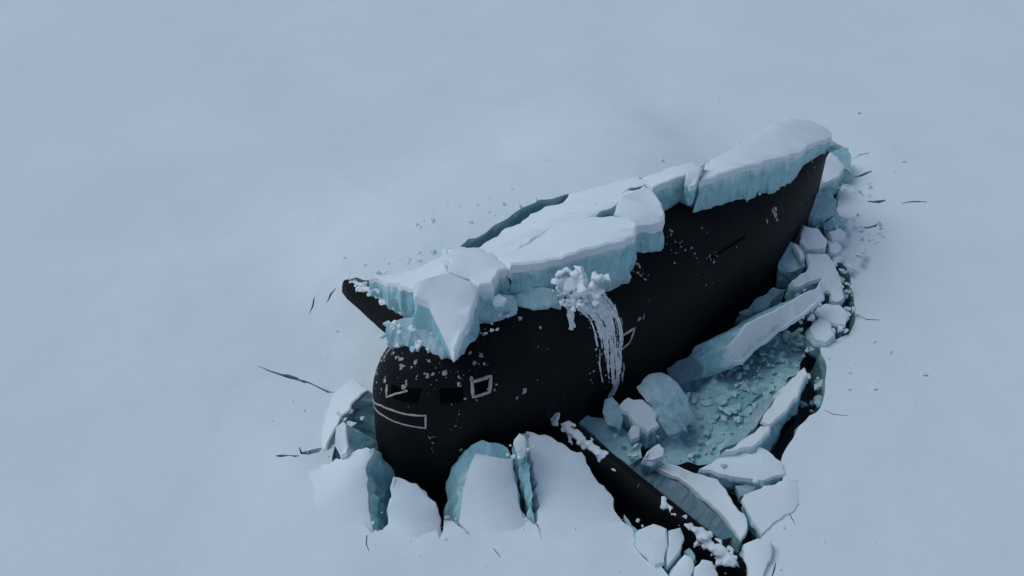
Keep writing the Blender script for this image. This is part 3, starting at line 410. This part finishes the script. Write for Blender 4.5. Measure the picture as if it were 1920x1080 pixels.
def cap_snow(name, outline, h, rng, parent, org=Vector((0, 0, 0))):
    """a snow layer with soft rounded rim on an outline of 3D points"""
    c = sum(outline, Vector()) / len(outline)
    n = len(outline)
    def inset(d, dz):
        out = []
        for i in range(n):
            a, b = outline[i - 1], outline[(i + 1) % n]
            t = (b - a); s = Vector((-t.y, t.x, 0))
            if s.length > 1e-6: s.normalize()
            q = outline[i] + s * d
            out.append(Vector((q.x, q.y, outline[i].z + dz)))
        return out
    area = sum(outline[i].x * outline[(i + 1) % n].y - outline[(i + 1) % n].x * outline[i].y for i in range(n))
    pts = outline if area > 0 else list(reversed(outline))
    outline = pts
    def vary(p):
        return noise.noise((p.x * .8 + org.x, p.y * .8 + org.y, 2.2)) + .6 * noise.noise((p.x * 2.9 + org.x, p.y * 2.9, 5.2))
    r0 = [q + Vector((0, 0, -.05 - h * .9 * max(0, vary(q) + .05))) for q in inset(-.012, 0)]
    r1 = inset(.014, .8 * h)
    r2 = inset(.05 + .12 * h, .95 * h)
    # fill uses r2 as its rim
    v2, tris = fill_flat(r2, rng, .45)
    verts = r0 + r1
    base = len(verts)
    mapidx = {}
    for i, p in enumerate(v2):
        k = noise.noise((p.x * .9, p.y * .9, 3.1)) * .06 + noise.noise((p.x * 2.7, p.y * 2.7, 7.)) * .02
        verts.append(Vector((p.x, p.y, p.z + h * .05 + (k if i >= n else k * .4))))
    # match rim order by nearest
    rim = []
    for p in r2:
        best = min(range(len(v2)), key=lambda j: (v2[j].x - p.x) ** 2 + (v2[j].y - p.y) ** 2)
        rim.append(base + best)
    faces = [[base + i for i in t] for t in tris]
    for i in range(n):
        j = (i + 1) % n
        faces.append([i, j, n + j, n + i])
        if rim[i] != rim[j]:
            faces.append([n + i, n + j, rim[j], rim[i]])
        else:
            faces.append([n + i, n + j, rim[i]])
    me = bpy.data.meshes.new(name)
    me.from_pydata([tuple(p) for p in verts], [], faces)
    me.validate()
    o = link(name, me, "snow", parent, smooth=True)
    me.set_sharp_from_angle(angle=R(38))
    return o

def ice_piece(d, seed):
    rng = random.Random(seed)
    pts = [tuple(p) for p in d["pts"]]
    n = len(pts)
    area = sum(pts[i][0] * pts[(i + 1) % n][1] - pts[(i + 1) % n][0] * pts[i][1] for i in range(n))
    if area < 0:
        pts = pts[::-1]
    ring = roughen(pts, rng, .15, d["rough"] * 1.15)
    top = [p for p, t in ring]
    th = [t for p, t in ring]
    m = len(top)
    cen = sum(top, Vector()) / m
    off = Vector(d["off"]) if "off" in d else Vector((0, 0, -1))
    rows = 6
    verts, depth, faces = [], [], []
    tv, tris = fill_flat(top, rng, .4)
    order = []
    for p in top:
        order.append(min(range(len(tv)), key=lambda j: (tv[j].x - p.x) ** 2 + (tv[j].y - p.y) ** 2))
    nsnow = d["top"] in ("snow",) and "snow" not in d
    for i, p in enumerate(tv):
        k = 0 if nsnow else noise.noise((p.x * 1.7, p.y * 1.7, seed)) * .10 * (d["rough"] / .07) ** .5
        verts.append(Vector((p.x, p.y, p.z + k)))
        depth.append(.12 if d["top"] != "snow" else 0.)
    faces += tris
    prev = order
    for r in range(1, rows + 1):
        f = r / rows
        cur = []
        for i in range(m):
            o = off * th[i] if "off" in d else off * th[i] * (1 + .1 * noise.noise((top[i].x, top[i].y, 9)))
            q = top[i] + o * f
            rad = (top[i] - cen); rad.z = 0
            if rad.length > 1e-6: rad.normalize()
            # fracture relief: broad conchoidal swells, ledges and small chips
            w = noise.noise((q.x * .9, q.y * .9, q.z * 1.1 + seed)) * .18 + noise.noise((q.x * 2.6, q.y * 2.6, q.z * 2.6)) * .11 + noise.noise((q.x * 6, q.y * 6, q.z * 6)) * .05
            w += rng.uniform(-.5, .5) * .07 - .10 * f * f
            w *= min(1, th[i] / .8) if "off" not in d else 1
            q = q + rad * w
            verts.append(q); depth.append(f); cur.append(len(verts) - 1)
        for i in range(m):
            j = (i + 1) % m
            if prev[i] == prev[j]:
                faces.append([prev[i], cur[i], cur[j]])
            else:
                faces.append([prev[i], cur[i], cur[j]])
                faces.append([prev[i], cur[j], prev[j]])
        prev = cur
    c = sum((verts[i] for i in prev), Vector()) / m
    verts.append(c); depth.append(1.)
    k = len(verts) - 1
    for i in range(m):
        faces.append([prev[(i + 1) % m], prev[i], k])
    # local origin at the piece's own middle
    org = Vector((cen.x, cen.y, cen.z))
    me = bpy.data.meshes.new(d["name"])
    me.from_pydata([tuple(v - org) for v in verts], [], faces)
    at = me.attributes.new("depth", 'FLOAT', 'POINT')
    at.data.foreach_set("value", depth)
    me.validate()
    o = link(d["name"], me, d.get("body", "ice" if d["top"] == "snow" else d["top"]))
    o.location = org
    tag(o, d["label"], d["cat"], d.get("group", "broken ice pieces around the submarine"), "thing")
    if d["top"] == "snow" or "snow" in d:
        if "snow" in d:
            sp = [tuple(p) + (0,) for p in d["snow"]]
            line = [p for p, t in roughen(sp, rng, .28, .06)]
            line = [p + Vector((0, 0, .05)) for p in line]
        else:
            line = top
        s = cap_snow("snow_layer", [p - org for p in line], d["h"], rng, o, org)
    return o

# ------------------------------------------------------------------ the sail frame
PH = R(40.0)
AX = Vector((math.cos(PH), math.sin(PH), 0))
SX = Vector((math.sin(PH), -math.cos(PH), 0))
V0 = 3.8
UC, NL, HW, TAIL = -3.6, 4.25, 2.25, 11.3

def uv(x, y):
    p = Vector((x, y, 0))
    return p.dot(AX), p.dot(SX) - V0

def dome(x, y):
    u, v = uv(x, y)
    if abs(u) > 40 or abs(v) > 40: return 0.0
    g = 1 / (1 + math.exp(-(u + 4.5) * 1.3)) / (1 + math.exp(min(60, (u - 10.5) * 1.5)))
    return .85 * g * math.exp(-((v + 7.0) / 4.0) ** 2)

def sail_top(u):
    t = min(max((u - 2.) / (TAIL - 2.), 0), 1)
    return 4.2 - 1.5 * t ** 1.5

def sail_half(u):
    if u < UC:
        return HW * math.sqrt(max(0, 1 - ((UC - u) / NL) ** 2))
    t = max(0, u / TAIL)
    return HW * (1 - t ** 2.9)

def sail_point(u0, side, z):
    zt = sail_top(u0); zs = zt - 1.9
    if z < zs:
        k = 1 - .012 * max(z, -2)
    else:
        s = min((z - zs) / 1.9, 1)
        k = (1 - .012 * zs) * (1 - s ** 2.1) ** (1 / 2.1)
    u = u0 if u0 >= UC else UC + (u0 - UC) * (.5 + .5 * k)
    return AX * u + SX * (V0 + side * sail_half(u0) * k) + Vector((0, 0, z))

def sail_normal(u0, side, z):
    e = .03
    ua, ub = max(u0 - e, UC - NL + 1e-4), min(u0 + e, TAIL - .001)
    tu = sail_point(ub, side, z) - sail_point(ua, side, z)
    tz = sail_point(u0, side, z) - sail_point(u0, side, z - e)
    n = tu.cross(tz)
    if n.length < 1e-9:
        return -AX
    n.normalize()
    c = AX * max(u0, UC) + SX * V0 + Vector((0, 0, min(z, 3)))
    return n if n.dot(sail_point(u0, side, z) - c) > 0 else -n

# ------------------------------------------------------------------ sea, ice sheet
def rim_dist(x, y):
    best = 99
    p = Vector((x, y))
    for a, b in zip(RIM[:-1], RIM[1:]):
        a, b = Vector(a), Vector(b)
        f = max(0, min(1, (p - a).dot(b - a) / (b - a).length_squared))
        best = min(best, (p - a.lerp(b, f)).length)
    return best

def build_sheet():
    rng = random.Random(5)
    loops = [HOLE] + CRACKS
    fine = []
    for k, lp in enumerate(loops):
        if k == 0:
            ring = [p for p, t in roughen([(x, y, 0, 0) for x, y in lp], rng, .28, .07)]
        else:
            ring = [p for p, t in roughen([(x, y, 0, 0) for x, y in lp], rng, .2, .025)]
        fine.append([Vector((p.x, p.y)) for p in ring])
    pts, edges = [], []
    spans = []
    for ring in fine:
        b = len(pts)
        pts += ring
        edges += [(b + i, b + (i + 1) % len(ring)) for i in range(len(ring))]
        spans.append((b, len(pts)))
    allb = list(pts)
    cell = {}
    for p in allb:
        cell.setdefault((int(p.x // 1), int(p.y // 1)), []).append(p)
    def near(q, r):
        cx, cy = int(q.x // 1), int(q.y // 1)
        for i in (-1, 0, 1):
            for j in (-1, 0, 1):
                for e in cell.get((cx + i, cy + j), ()):
                    if (e - q).length < r: return True
        return False
    X0, X1, Y0, Y1 = -48, 48, -30, 60
    def add(x0, x1, y0, y1, s, skip=None):
        x = x0
        while x <= x1:
            y = y0
            while y <= y1:
                q = Vector((x + rng.uniform(-.3, .3) * s, y + rng.uniform(-.3, .3) * s))
                if not (skip and skip[0] < q.x < skip[1] and skip[2] < q.y < skip[3]) and not near(q, .22):
                    pts.append(q)
                y += s
            x += s
    core = (-16, 20, -17, 15)
    add(*core, .42)
    add(X0 + 1, X1 - 1, Y0 + 1, Y1 - 1, 1.1, core)
    far = []
    for rad in (70, 140, 400, 1500, 6000):
        for k in range(40):
            a = k / 40 * math.tau
            pts.append(Vector((rad * math.cos(a), 10 + rad * math.sin(a))))
    v, e, f, ov, oe, of = delaunay_2d_cdt(pts, edges, [], 0, 1e-6)
    idx = {}
    for k, src in enumerate(ov):
        for s in src: idx[s] = k
    nb = len(allb)
    verts = []
    for k, q in enumerate(v):
        x, y = q.x, q.y
        r = math.hypot(x - 2, y + 2)
        amp = 1.0 if r < 60 else max(0, 1 - (r - 60) / 200)
        z = dome(x, y)
        z += amp * (noise.noise((x * .09, y * .13, 1.7)) * .10 + noise.noise((x * .35, y * .55, 4.2)) * .035)
        if r < 18:
            kx = max(0, 1 - max(0, r - 11) / 7)
            z += kx * (abs(noise.noise((x * 1.1, y * 1.1, 8.8))) * .09 + noise.noise((x * 2.4, y * 2.4, 2.8)) * .025)
        if r < 22:
            z += .26 * math.exp(-(rim_dist(x, y) / 1.5) ** 2)
            z += noise.noise((x * .22 + y * .1, y * .8 - x * .2, 6.1)) * .03
        verts.append(Vector((x, y, z)))
    faces = []
    boxes = []
    for lp in fine:
        boxes.append((min(p.x for p in lp), max(p.x for p in lp), min(p.y for p in lp), max(p.y for p in lp)))
    for t in f:
        c = sum((v[i] for i in t), Vector((0, 0))) / 3
        hole = False
        for lp, bx in zip(fine, boxes):
            if bx[0] < c.x < bx[1] and bx[2] < c.y < bx[3] and in_poly(c.x, c.y, lp):
                hole = True; break
        if hole: continue
        a, b, cc = (v[i] for i in t[:3])
        if (b - a).cross(cc - a) < 0: t = list(reversed(t))
        faces.append(list(t))
    me = bpy.data.meshes.new("ice_sheet")
    me.from_pydata([tuple(p) for p in verts], [], faces)
    me.validate()
    sheet = link("ice_sheet", me, "snow", smooth=True)
    tag(sheet, "flat snow-covered sea ice broken open round the submarine", kind="structure")
    # broken edge faces, going down into the water
    wv, wf, dep = [], [], []
    for (b0, b1), lp in zip(spans, fine):
        n = b1 - b0
        main = b0 == 0
        cx = sum(p.x for p in lp) / n; cy = sum(p.y for p in lp) / n
        prev = None
        for r in range(7):
            f_ = r / 6
            cur = []
            for i in range(n):
                p = verts[idx[b0 + i]]
                q = Vector(p); q.z -= f_ * 1.5 + (.004 if r == 0 else 0)
                d2 = Vector((p.x - cx, p.y - cy, 0))
                if d2.length > 1e-6: d2.normalize()
                if r and main:
                    q += d2 * (noise.noise((q.x * 1.5, q.y * 1.5, q.z * 2)) * .12 + rng.uniform(-.03, .03) - .03)
                elif r:
                    q += d2 * noise.noise((q.x * 3, q.y * 3, q.z * 3)) * .02
                wv.append(q); dep.append(f_); cur.append(len(wv) - 1)
            if prev:
                for i in range(n):
                    j = (i + 1) % n
                    wf.append([prev[i], prev[j], cur[j], cur[i]])
            prev = cur
    me = bpy.data.meshes.new("broken_edge")
    me.from_pydata([tuple(p) for p in wv], [], wf)
    at = me.attributes.new("depth", 'FLOAT', 'POINT')
    at.data.foreach_set("value", dep)
    bm = bmesh.new(); bm.from_mesh(me); bmesh.ops.recalc_face_normals(bm, faces=bm.faces); bm.to_mesh(me); bm.free()
    o = link("broken_edge", me, "edge", sheet)
    return sheet

sheet = build_sheet()

def box_mesh(name, x0, x1, y0, y1, z0, z1):
    v = [(x, y, z) for z in (z0, z1) for y in (y0, y1) for x in (x0, x1)]
    f = [(0, 2, 3, 1), (4, 5, 7, 6), (0, 1, 5, 4), (1, 3, 7, 5), (3, 2, 6, 7), (2, 0, 4, 6)]
    me = bpy.data.meshes.new(name)
    me.from_pydata(v, [], f)
    return me
WATER = -.5
tag(link("sea_water", box_mesh("sea_water", -14, 19, -16, 14, -4.0, WATER), "water"),
    "dark clear sea water in the openings of the ice", kind="structure")
me = bpy.data.meshes.new("deep_water")
me.from_pydata([(-60, -60, -4.3), (60, -60, -4.3), (60, 60, -4.3), (-60, 60, -4.3)], [], [(0, 1, 2, 3)])
tag(link("deep_water", me, "deep"), "black depth below the sea ice", kind="structure")

# ------------------------------------------------------------------ the submarine
sub = bpy.data.objects.new("submarine", None)
sub.location = AX * 1.5 + SX * V0
col.objects.link(sub)
tag(sub, "black submarine sail risen through the broken ice with upright diving planes", "submarine")
SUBO = Vector(sub.location)

def put(o):           # child meshes are built in scene metres; shift them under the submarine's origin
    o.location = -SUBO if o.parent == sub else Vector((0, 0, 0))
    return o

def build_sail():
    us = [UC - NL * math.cos(k / 44 * math.pi / 2) for k in range(45)]
    us += [UC + (TAIL - UC) * k / 80 for k in range(1, 81)]
    prof = [-2.2, -1.4, -.6, 0, .6, 1.2, 1.8, 2.4] 
    verts, faces, rows = [], [], []
    for side in (1, -1):
        for u0 in us:
            zt = sail_top(u0); zs = zt - 1.9
            row = []
            for f in range(9):
                row.append(-2.2 + (zs + 2.2) * f / 8)
            for f in range(1, 15):
                row.append(zs + 1.9 * math.sin(f / 14 * math.pi / 2))
            cur = []
            for z in row:
                verts.append(sail_point(u0, side, min(z, zt))); cur.append(len(verts) - 1)
            rows.append(cur)
    n = len(us)
    for s in (0, 1):
        for i in range(n - 1):
            a, b = rows[s * n + i], rows[s * n + i + 1]
            for k in range(len(a) - 1):
                q = [a[k], b[k], b[k + 1], a[k + 1]]
                faces.append(q if s == 0 else q[::-1])
    bm = bmesh.new()
    vs = [bm.verts.new(v) for v in verts]
    for f in faces:
        bm.faces.new([vs[i] for i in f])
    bmesh.ops.remove_doubles(bm, verts=bm.verts, dist=.002)
    bmesh.ops.dissolve_degenerate(bm, edges=bm.edges, dist=.0005)
    bmesh.ops.recalc_face_normals(bm, faces=bm.faces)
    me = bpy.data.meshes.new("sail"); bm.to_mesh(me); bm.free()
    return put(link("sail", me, "sail", sub, smooth=True))

sail = build_sail()

def girth(u0, side):
    """signed distance-like coordinate round the plan outline, 0 at the stem"""
    g = math.acos(min(1, (UC - u0) / NL)) * 2.2 if u0 < UC else math.pi / 2 * 2.2 + (u0 - UC)
    return g * side

def ungirth(g):
    side = 1 if g >= 0 else -1
    g = abs(g)
    if g < math.pi / 2 * 2.2:
        return UC - NL * math.cos(g / 2.2), side
    return UC + g - math.pi / 2 * 2.2, side

def densify(pts, closed, step=.12):
    out = []
    n = len(pts)
    for i in range(n if closed else n - 1):
        a, b = pts[i], pts[(i + 1) % n]
        L = (sail_point(*a) - sail_point(*b)).length
        k = max(1, int(L / step))
        for q in range(k):
            f = q / k
            ga, gb = girth(a[0], a[1]), girth(b[0], b[1])
            out.append((*ungirth(ga + (gb - ga) * f), a[2] + (b[2] - a[2]) * f))
    if not closed: out.append(tuple(pts[-1]))
    return out

def surface_path(pts, closed=False):
    """follow the sail skin between points given as (station, side, height), across the stem too"""
    P = [sail_point(u, s, z) for u, s, z in pts]
    N = [sail_normal(u, s, z) for u, s, z in pts]
    return P, N

def ribbon(name, pts, w, closed, mat, parent, lift=.02, thick=.02, wfun=None, rng=None, dens=True):
    if dens: pts = densify(pts, closed)
    P, N = surface_path(pts, closed)
    n = len(P)
    v, f = [], []
    for i in range(n):
        a = P[i - 1] if (i or closed) else P[i]
        b = P[(i + 1) % n] if (i < n - 1 or closed) else P[i]
        t = (b - a)
        if t.length < 1e-7: t = Vector((0, 0, 1))
        t.normalize()
        s = N[i].cross(t); s.normalize()
        ww = w * (wfun(i / max(1, n - 1)) if wfun else 1) / 2
        jl = rng.uniform(.7, 1.3) if rng else 1
        v += [P[i] + N[i] * (lift - thick) - s * ww, P[i] + N[i] * lift * jl - s * ww * .8, P[i] + N[i] * lift * jl + s * ww * .8, P[i] + N[i] * (lift - thick) + s * ww]
    m = n if closed else n - 1
    for i in range(m):
        j = (i + 1) % n
        for k in range(3):
            f.append([4 * i + k, 4 * i + k + 1, 4 * j + k + 1, 4 * j + k])
    return v, f

def mesh_of(name, v, f, mat, parent=None, smooth=False):
    me = bpy.data.meshes.new(name)
    me.from_pydata([tuple(p) for p in v], [], f)
    me.validate()
    bm = bmesh.new(); bm.from_mesh(me); bmesh.ops.recalc_face_normals(bm, faces=bm.faces); bm.to_mesh(me); bm.free()
    return link(name, me, mat, parent, smooth)

rng = random.Random(11)
for L in LINES:
    v, f = ribbon("marking", L["pts"], L["w"], L["closed"], "mark", sail, lift=.014, thick=.02, wfun=lambda t: rng.uniform(.75, 1.15))
    o = mesh_of("marking", v, f, "mark", sail)
    o["label"] = L["label"]
for q in PANES:
    # shade of windows and slot put into colour: black panel following the skin
    v, f = [], []
    K = 8
    for i in range(K + 1):
        for j in range(5):
            a, b = i / K, j / 4
            g = [(1 - a) * (1 - b), a * (1 - b), a * b, (1 - a) * b]
            u0, sd = ungirth(sum(w * girth(c[0], c[1]) for w, c in zip(g, q))); z = sum(w * c[2] for w, c in zip(g, q))
            v.append(sail_point(u0, sd, z) + sail_normal(u0, sd, z) * .010)
    for i in range(K):
        for j in range(4):
            f.append([i * 5 + j, (i + 1) * 5 + j, (i + 1) * 5 + j + 1, i * 5 + j + 1])
    mesh_of("shade_pane", v, f, "pane", sail)

def lump(c, nrm, size, rg, squash=.45):
    """a small chipped ice lump: convex hull of a few random points"""
    bm = bmesh.new()
    t = nrm.orthogonal().normalized(); b = nrm.cross(t)
    for _ in range(11):
        q = Vector((rg.gauss(0, 1), rg.gauss(0, 1), rg.gauss(0, 1))).normalized() * rg.uniform(.75, 1.1) * size * .5
        bm.verts.new(c + t * q.x * rg.uniform(.7, 1.4) + b * q.y + nrm * q.z * squash)
    bmesh.ops.convex_hull(bm, input=bm.verts)
    for vtx in [x for x in bm.verts if not x.link_faces]: bm.verts.remove(vtx)
    bm.verts.index_update()
    v = [x.co.copy() for x in bm.verts]; f = [[x.index for x in fc.verts] for fc in bm.faces]
    bm.free()
    return v, f

def merge(parts):
    V, Fc = [], []
    for v, f in parts:
        b = len(V); V += v; Fc += [[b + i for i in q] for q in f]
    return V, Fc

def fuse(o, voxel):
    """let touching lumps freeze into one crust"""
    m = o.modifiers.new("fuse", 'REMESH')
    m.mode = 'VOXEL'
    m.voxel_size = voxel
    m.use_smooth_shade = True
    return o

def build_plane(p):
    r = SX * (V0 + p["root"][1]) + AX * p["root"][0]
    t = SX * (V0 + p["tip"][1]) + AX * p["tip"][0]
    span = (t - r); L = span.length; dirn = span.normalized()
    th = Vector((-dirn.y, dirn.x, 0))
    v, f = [], []
    NS, NC = 14, 20
    for i in range(NS + 1):
        a = i / NS
        c = r.lerp(t, a)
        zt = p["top"][0] + (p["top"][1] - p["top"][0]) * a
        chord = 2.9 - .5 * a
        tk = .62 - .2 * a
        if i == NS: chord *= .96; tk *= .75
        for k in range(NC):
            ang = k / NC * math.tau
            x = math.cos(ang); y = math.sin(ang)
            fx = (x + 1) / 2                       # 1 at the upper (leading) edge
            prof = abs(y) ** .75 * (.45 + .75 * fx ** .6)
            v.append(c + Vector((0, 0, zt - chord * (1 - fx))) + th * math.copysign(prof * tk / 1.6, y))
    for i in range(NS):
        for k in range(NC):
            j = (k + 1) % NC
            f.append([i * NC + k, (i + 1) * NC + k, (i + 1) * NC + j, i * NC + j])
    f.append([k for k in range(NC)][::-1]); f.append([NS * NC + k for k in range(NC)])
    o = put(mesh_of("diving_plane", v, f, "sail", sub, True))
    o["label"] = p["label"]
    # frozen snow crust along the upper edge
    rg = random.Random(int(L * 100))
    bits = []
    n = 900
    for i in range(n):
        a = rg.random()
        g = .8 * noise.noise((a * L * .9, 3.3, L)) + .5 * noise.noise((a * L * 3.7, 1.3, L))
        g += .75 * math.exp(-((a - .2) / .14) ** 2) + .45 * math.exp(-((a - .84) / .1) ** 2)
        if g < rg.uniform(-.15, .5): continue
        c = r.lerp(t, a)
        zt = p["top"][0] + (p["top"][1] - p["top"][0]) * a
        dn = abs(rg.gauss(0, .22)) * (.4 + max(0, g))
        c = c - th * rg.uniform(-.05, .2) * (1 + dn) + Vector((0, 0, zt + .02 - dn))
        bits.append(lump(c, Vector((rg.gauss(0, .3), rg.gauss(0, .3), 1)).normalized(), (.12 + .26 * rg.random() ** 2) * (.6 + .5 * max(0, g)), rg, .6))
    cv, cf = merge(bits)
    s = mesh_of("snow_crust", cv, cf, "snow", o)
    s["kind"] = "stuff"
    fuse(s, .045)
    return o
for p in PLANES:
    build_plane(p)

# ------------------------------------------------------------------ frozen spray and snow flecks on the wall
rg = random.Random(21)
parts = []
def along(path, t):
    n = len(path) - 1
    x = min(t * n, n - 1e-6); i = int(x); f = x - i
    a, b = path[i], path[i + 1]
    return (a[0] + (b[0] - a[0]) * f, 1, a[2] + (b[2] - a[2]) * f)
LFT, RGT = CASCADE[0], CASCADE[1]
# a thin torn skin of frozen spray: long gaps follow the way it ran down
NU, NT = 64, 110
gv, gf = [], []
for i in range(NT + 1):
    tt = i / NT
    a, b = along(LFT, tt), along(RGT, tt)
    for j in range(NU + 1):
        ss = -.08 + 1.16 * j / NU + .05 * noise.noise((tt * 4, 2.2, 0))
        q = (a[0] + (b[0] - a[0]) * ss, 1, a[2] + (b[2] - a[2]) * ss)
        k = noise.noise((ss * 13, tt * 3, 1.1))
        gv.append(sail_point(*q) + sail_normal(*q) * (.012 + .035 * max(0, k + .3)))
for i in range(NT):
    for j in range(NU):
        tt, ss = (i + .5) / NT, -.08 + 1.16 * (j + .5) / NU
        k = noise.noise((ss * 15, tt * 2.3, 4.4)) + .6 * noise.noise((ss * 34, tt * 6, 8.1)) + .45 * noise.noise((ss * 22, tt * 24, 3.3))
        edge = .8 * max(0, abs(ss - .5) - .38) * 5
        if k > -.5 + .55 * tt ** 1.3 + edge + (.15 if ss < .35 and tt > .3 else 0):
            c = i * (NU + 1) + j
            gf.append([c, c + 1, c + NU + 2, c + NU + 1])
parts.append((gv, gf))
for k in range(150):
    t = rg.random() ** 1.8; ss = rg.uniform(-.03, 1.03)
    a, b = along(LFT, t), along(RGT, t)
    q = (a[0] + (b[0] - a[0]) * ss, 1, a[2] + (b[2] - a[2]) * ss)
    parts.append(lump(sail_point(*q), sail_normal(*q), rg.choice((.03, .04, .06, .08, .13)) * (1.2 - .7 * t), rg, .35))
for path in CASCADE[2:]:
    for k in range(7):
        pts = [(p[0] + rg.uniform(-.12, .12), 1, p[2] + rg.uniform(-.05, .05)) for p in path]
        parts.append(ribbon("x", pts, rg.uniform(.04, .1), False, None, None, lift=.05, thick=.09, rng=rg))
V, Fc = merge(parts)
tag(mesh_of("frozen_spray", V, Fc, "frost"), "white streaked snow and frozen spray running down the near wall", kind="stuff")

# crumbled snow that slid off the slab and stuck at the head of the streaks
parts = []
ring = [Vector(p) for p in HEAP]
hv, ht = fill_flat(ring, rg, .085)
for p in hv[len(ring):]:
    for k in range(2):
        q = p + Vector((rg.gauss(0, .05), rg.gauss(0, .05), rg.gauss(0, .06)))
        parts.append(lump(q, Vector((rg.gauss(0, .4), rg.gauss(0, .4), 1)).normalized(), .14 + .34 * rg.random() ** 3, rg, .7))
V, Fc = merge(parts)
tag(fuse(mesh_of("snow_heap", V, Fc, "snow"), .028), "crumbled snow heap at the head of the streaks below the large slab", kind="stuff")

parts = []
for sm in SMEARS:
    pts, w = [tuple(p) for p in sm[:-1]], sm[-1]
    for q in densify(pts, False, .05):
        for k in range(2):
            if rg.random() < .5: continue
            uu = min(max(q[0] + rg.gauss(0, .3) * w, UC - NL + .01), TAIL - .1); zz = min(q[2] + rg.gauss(0, .3) * w, sail_top(uu) - .05)
            parts.append(lump(sail_point(uu, q[1], zz), sail_normal(uu, q[1], zz), w * (.12 + 1.3 * rg.random() ** 3), rg, .3))
for u0, s, z in SPECKS:
    for k in range(rg.randint(1, 4)):
        uu = min(max(u0 + rg.uniform(-.2, .2), UC - NL + .01), TAIL - .1); zz = min(z + rg.uniform(-.15, .15), sail_top(uu) - .05)
        parts.append(lump(sail_point(uu, s, zz), sail_normal(uu, s, zz), (.03 + .16 * rg.random() ** 2.5), rg, .3))
for k in range(140):          # fine flecks over the nose
    uu = rg.uniform(UC - NL + .02, -5.3); s = rg.choice((1, -1)); zz = rg.uniform(3.0, 4.7)
    parts.append(lump(sail_point(uu, s, zz), sail_normal(uu, s, zz), (.02 + .13 * rg.random() ** 4), rg, .3))
for k in range(60):
    uu = rg.uniform(-5, 9); zz = rg.uniform(.8, sail_top(uu) - .8)
    parts.append(lump(sail_point(uu, 1, zz), sail_normal(uu, 1, zz), (.015 + .05 * rg.random() ** 3), rg, .3))
V, Fc = merge(parts)
tag(mesh_of("snow_flecks", V, Fc, "rime"), "scattered snow flecks and smears stuck to the black sail", kind="stuff")

# ------------------------------------------------------------------ every large ice piece
for i, d_ in enumerate(SLABS):
    ice_piece(d_, 100 + i)

# ------------------------------------------------------------------ small rubble, brash and crumbs
rg = random.Random(77)
parts = []
for c, size, n, spread, where in RUBBLE:
    for k in range(n):
        a = rg.uniform(0, math.tau); r = spread * rg.random() ** .6
        p = Vector((c[0] + r * math.cos(a), c[1] + r * math.sin(a), c[2] + rg.uniform(-.1, .15)))
        nr = Vector((rg.uniform(-.4, .4), rg.uniform(-.4, .4), 1)).normalized()
        sz = size * rg.uniform(.35, 1.5)
        if sz < .2:
            parts.append(lump(p, nr, sz, rg, .75))
            continue
        v, f = lump(Vector((0, 0, 0)), nr, sz, rg, .75)
        o = mesh_of("ice_chunk", v, f, "snow" if rg.random() < .65 else "brash")
        o.location = p
        tag(o, "small ice chunk " + where, "ice chunk", "small ice chunks " + where)
V, Fc = merge(parts)
tag(mesh_of("ice_rubble", V, Fc, "snow"), "small crushed snow and ice rubble between the large blocks", kind="stuff")

parts = []
xs = [p[0] for p in POOL]; ys = [p[1] for p in POOL]
k = 0
while k < 430:
    x = rg.uniform(min(xs), max(xs)); y = rg.uniform(min(ys), max(ys))
    if not in_poly(x, y, POOL): continue
    k += 1
    size = .07 + .42 * rg.random() ** 3.4
    nr = Vector((rg.uniform(-.25, .25), rg.uniform(-.25, .25), 1)).normalized()
    if size > .26:
        v, f = lump(Vector((0, 0, 0)), nr, size, rg, .6)
        o = mesh_of("brash_chunk", v, f, "brash")
        o.location = (x, y, WATER + rg.uniform(-.12, .04))
        tag(o, "small turquoise ice chunk floating in the slush pool", "ice chunk", "ice chunks floating in the pool")
        continue
    parts.append(lump(Vector((x, y, WATER + rg.uniform(-.12, .04))), nr, size, rg, .6))
V, Fc = merge(parts)
tag(mesh_of("brash_ice", V, Fc, "brash"), "pale turquoise brash ice floating in the slush pool", kind="stuff")

ring = [p for p, t in roughen([(x, y, WATER - .07, 0) for x, y in POOL], rg, .3, .12)]
sv, st = fill_flat(ring, rg, .22)
for p in sv:
    p.z += noise.noise((p.x * 1.1, p.y * 1.1, 5.5)) * .2 + noise.noise((p.x * 3.3, p.y * 3.3, 1.5)) * .1
me = bpy.data.meshes.new("slush")
me.from_pydata([tuple(p) for p in sv], [], st)
at = me.attributes.new("depth", 'FLOAT', 'POINT')
at.data.foreach_set("value", [.1] * len(sv))
tag(link("slush", me, "softslush", smooth=True), "submerged turquoise slush filling the pool by the near wall", kind="stuff")

parts = []
for k in range(420):
    a = rg.uniform(0, math.tau); q = HOLE[rg.randrange(len(HOLE))]
    x = q[0] + rg.gauss(0, 1.3); y = q[1] + rg.gauss(0, 1.3)
    if in_poly(x, y, HOLE): continue
    parts.append(lump(Vector((x, y, dome(x, y) + .05)), Vector((0, 0, 1)), .05 + .16 * rg.random() ** 3, rg, .6))
V, Fc = merge(parts)
tag(mesh_of("snow_crumbs", V, Fc, "snow"), "snow crumbs thrown onto the sheet round the opening", kind="stuff")
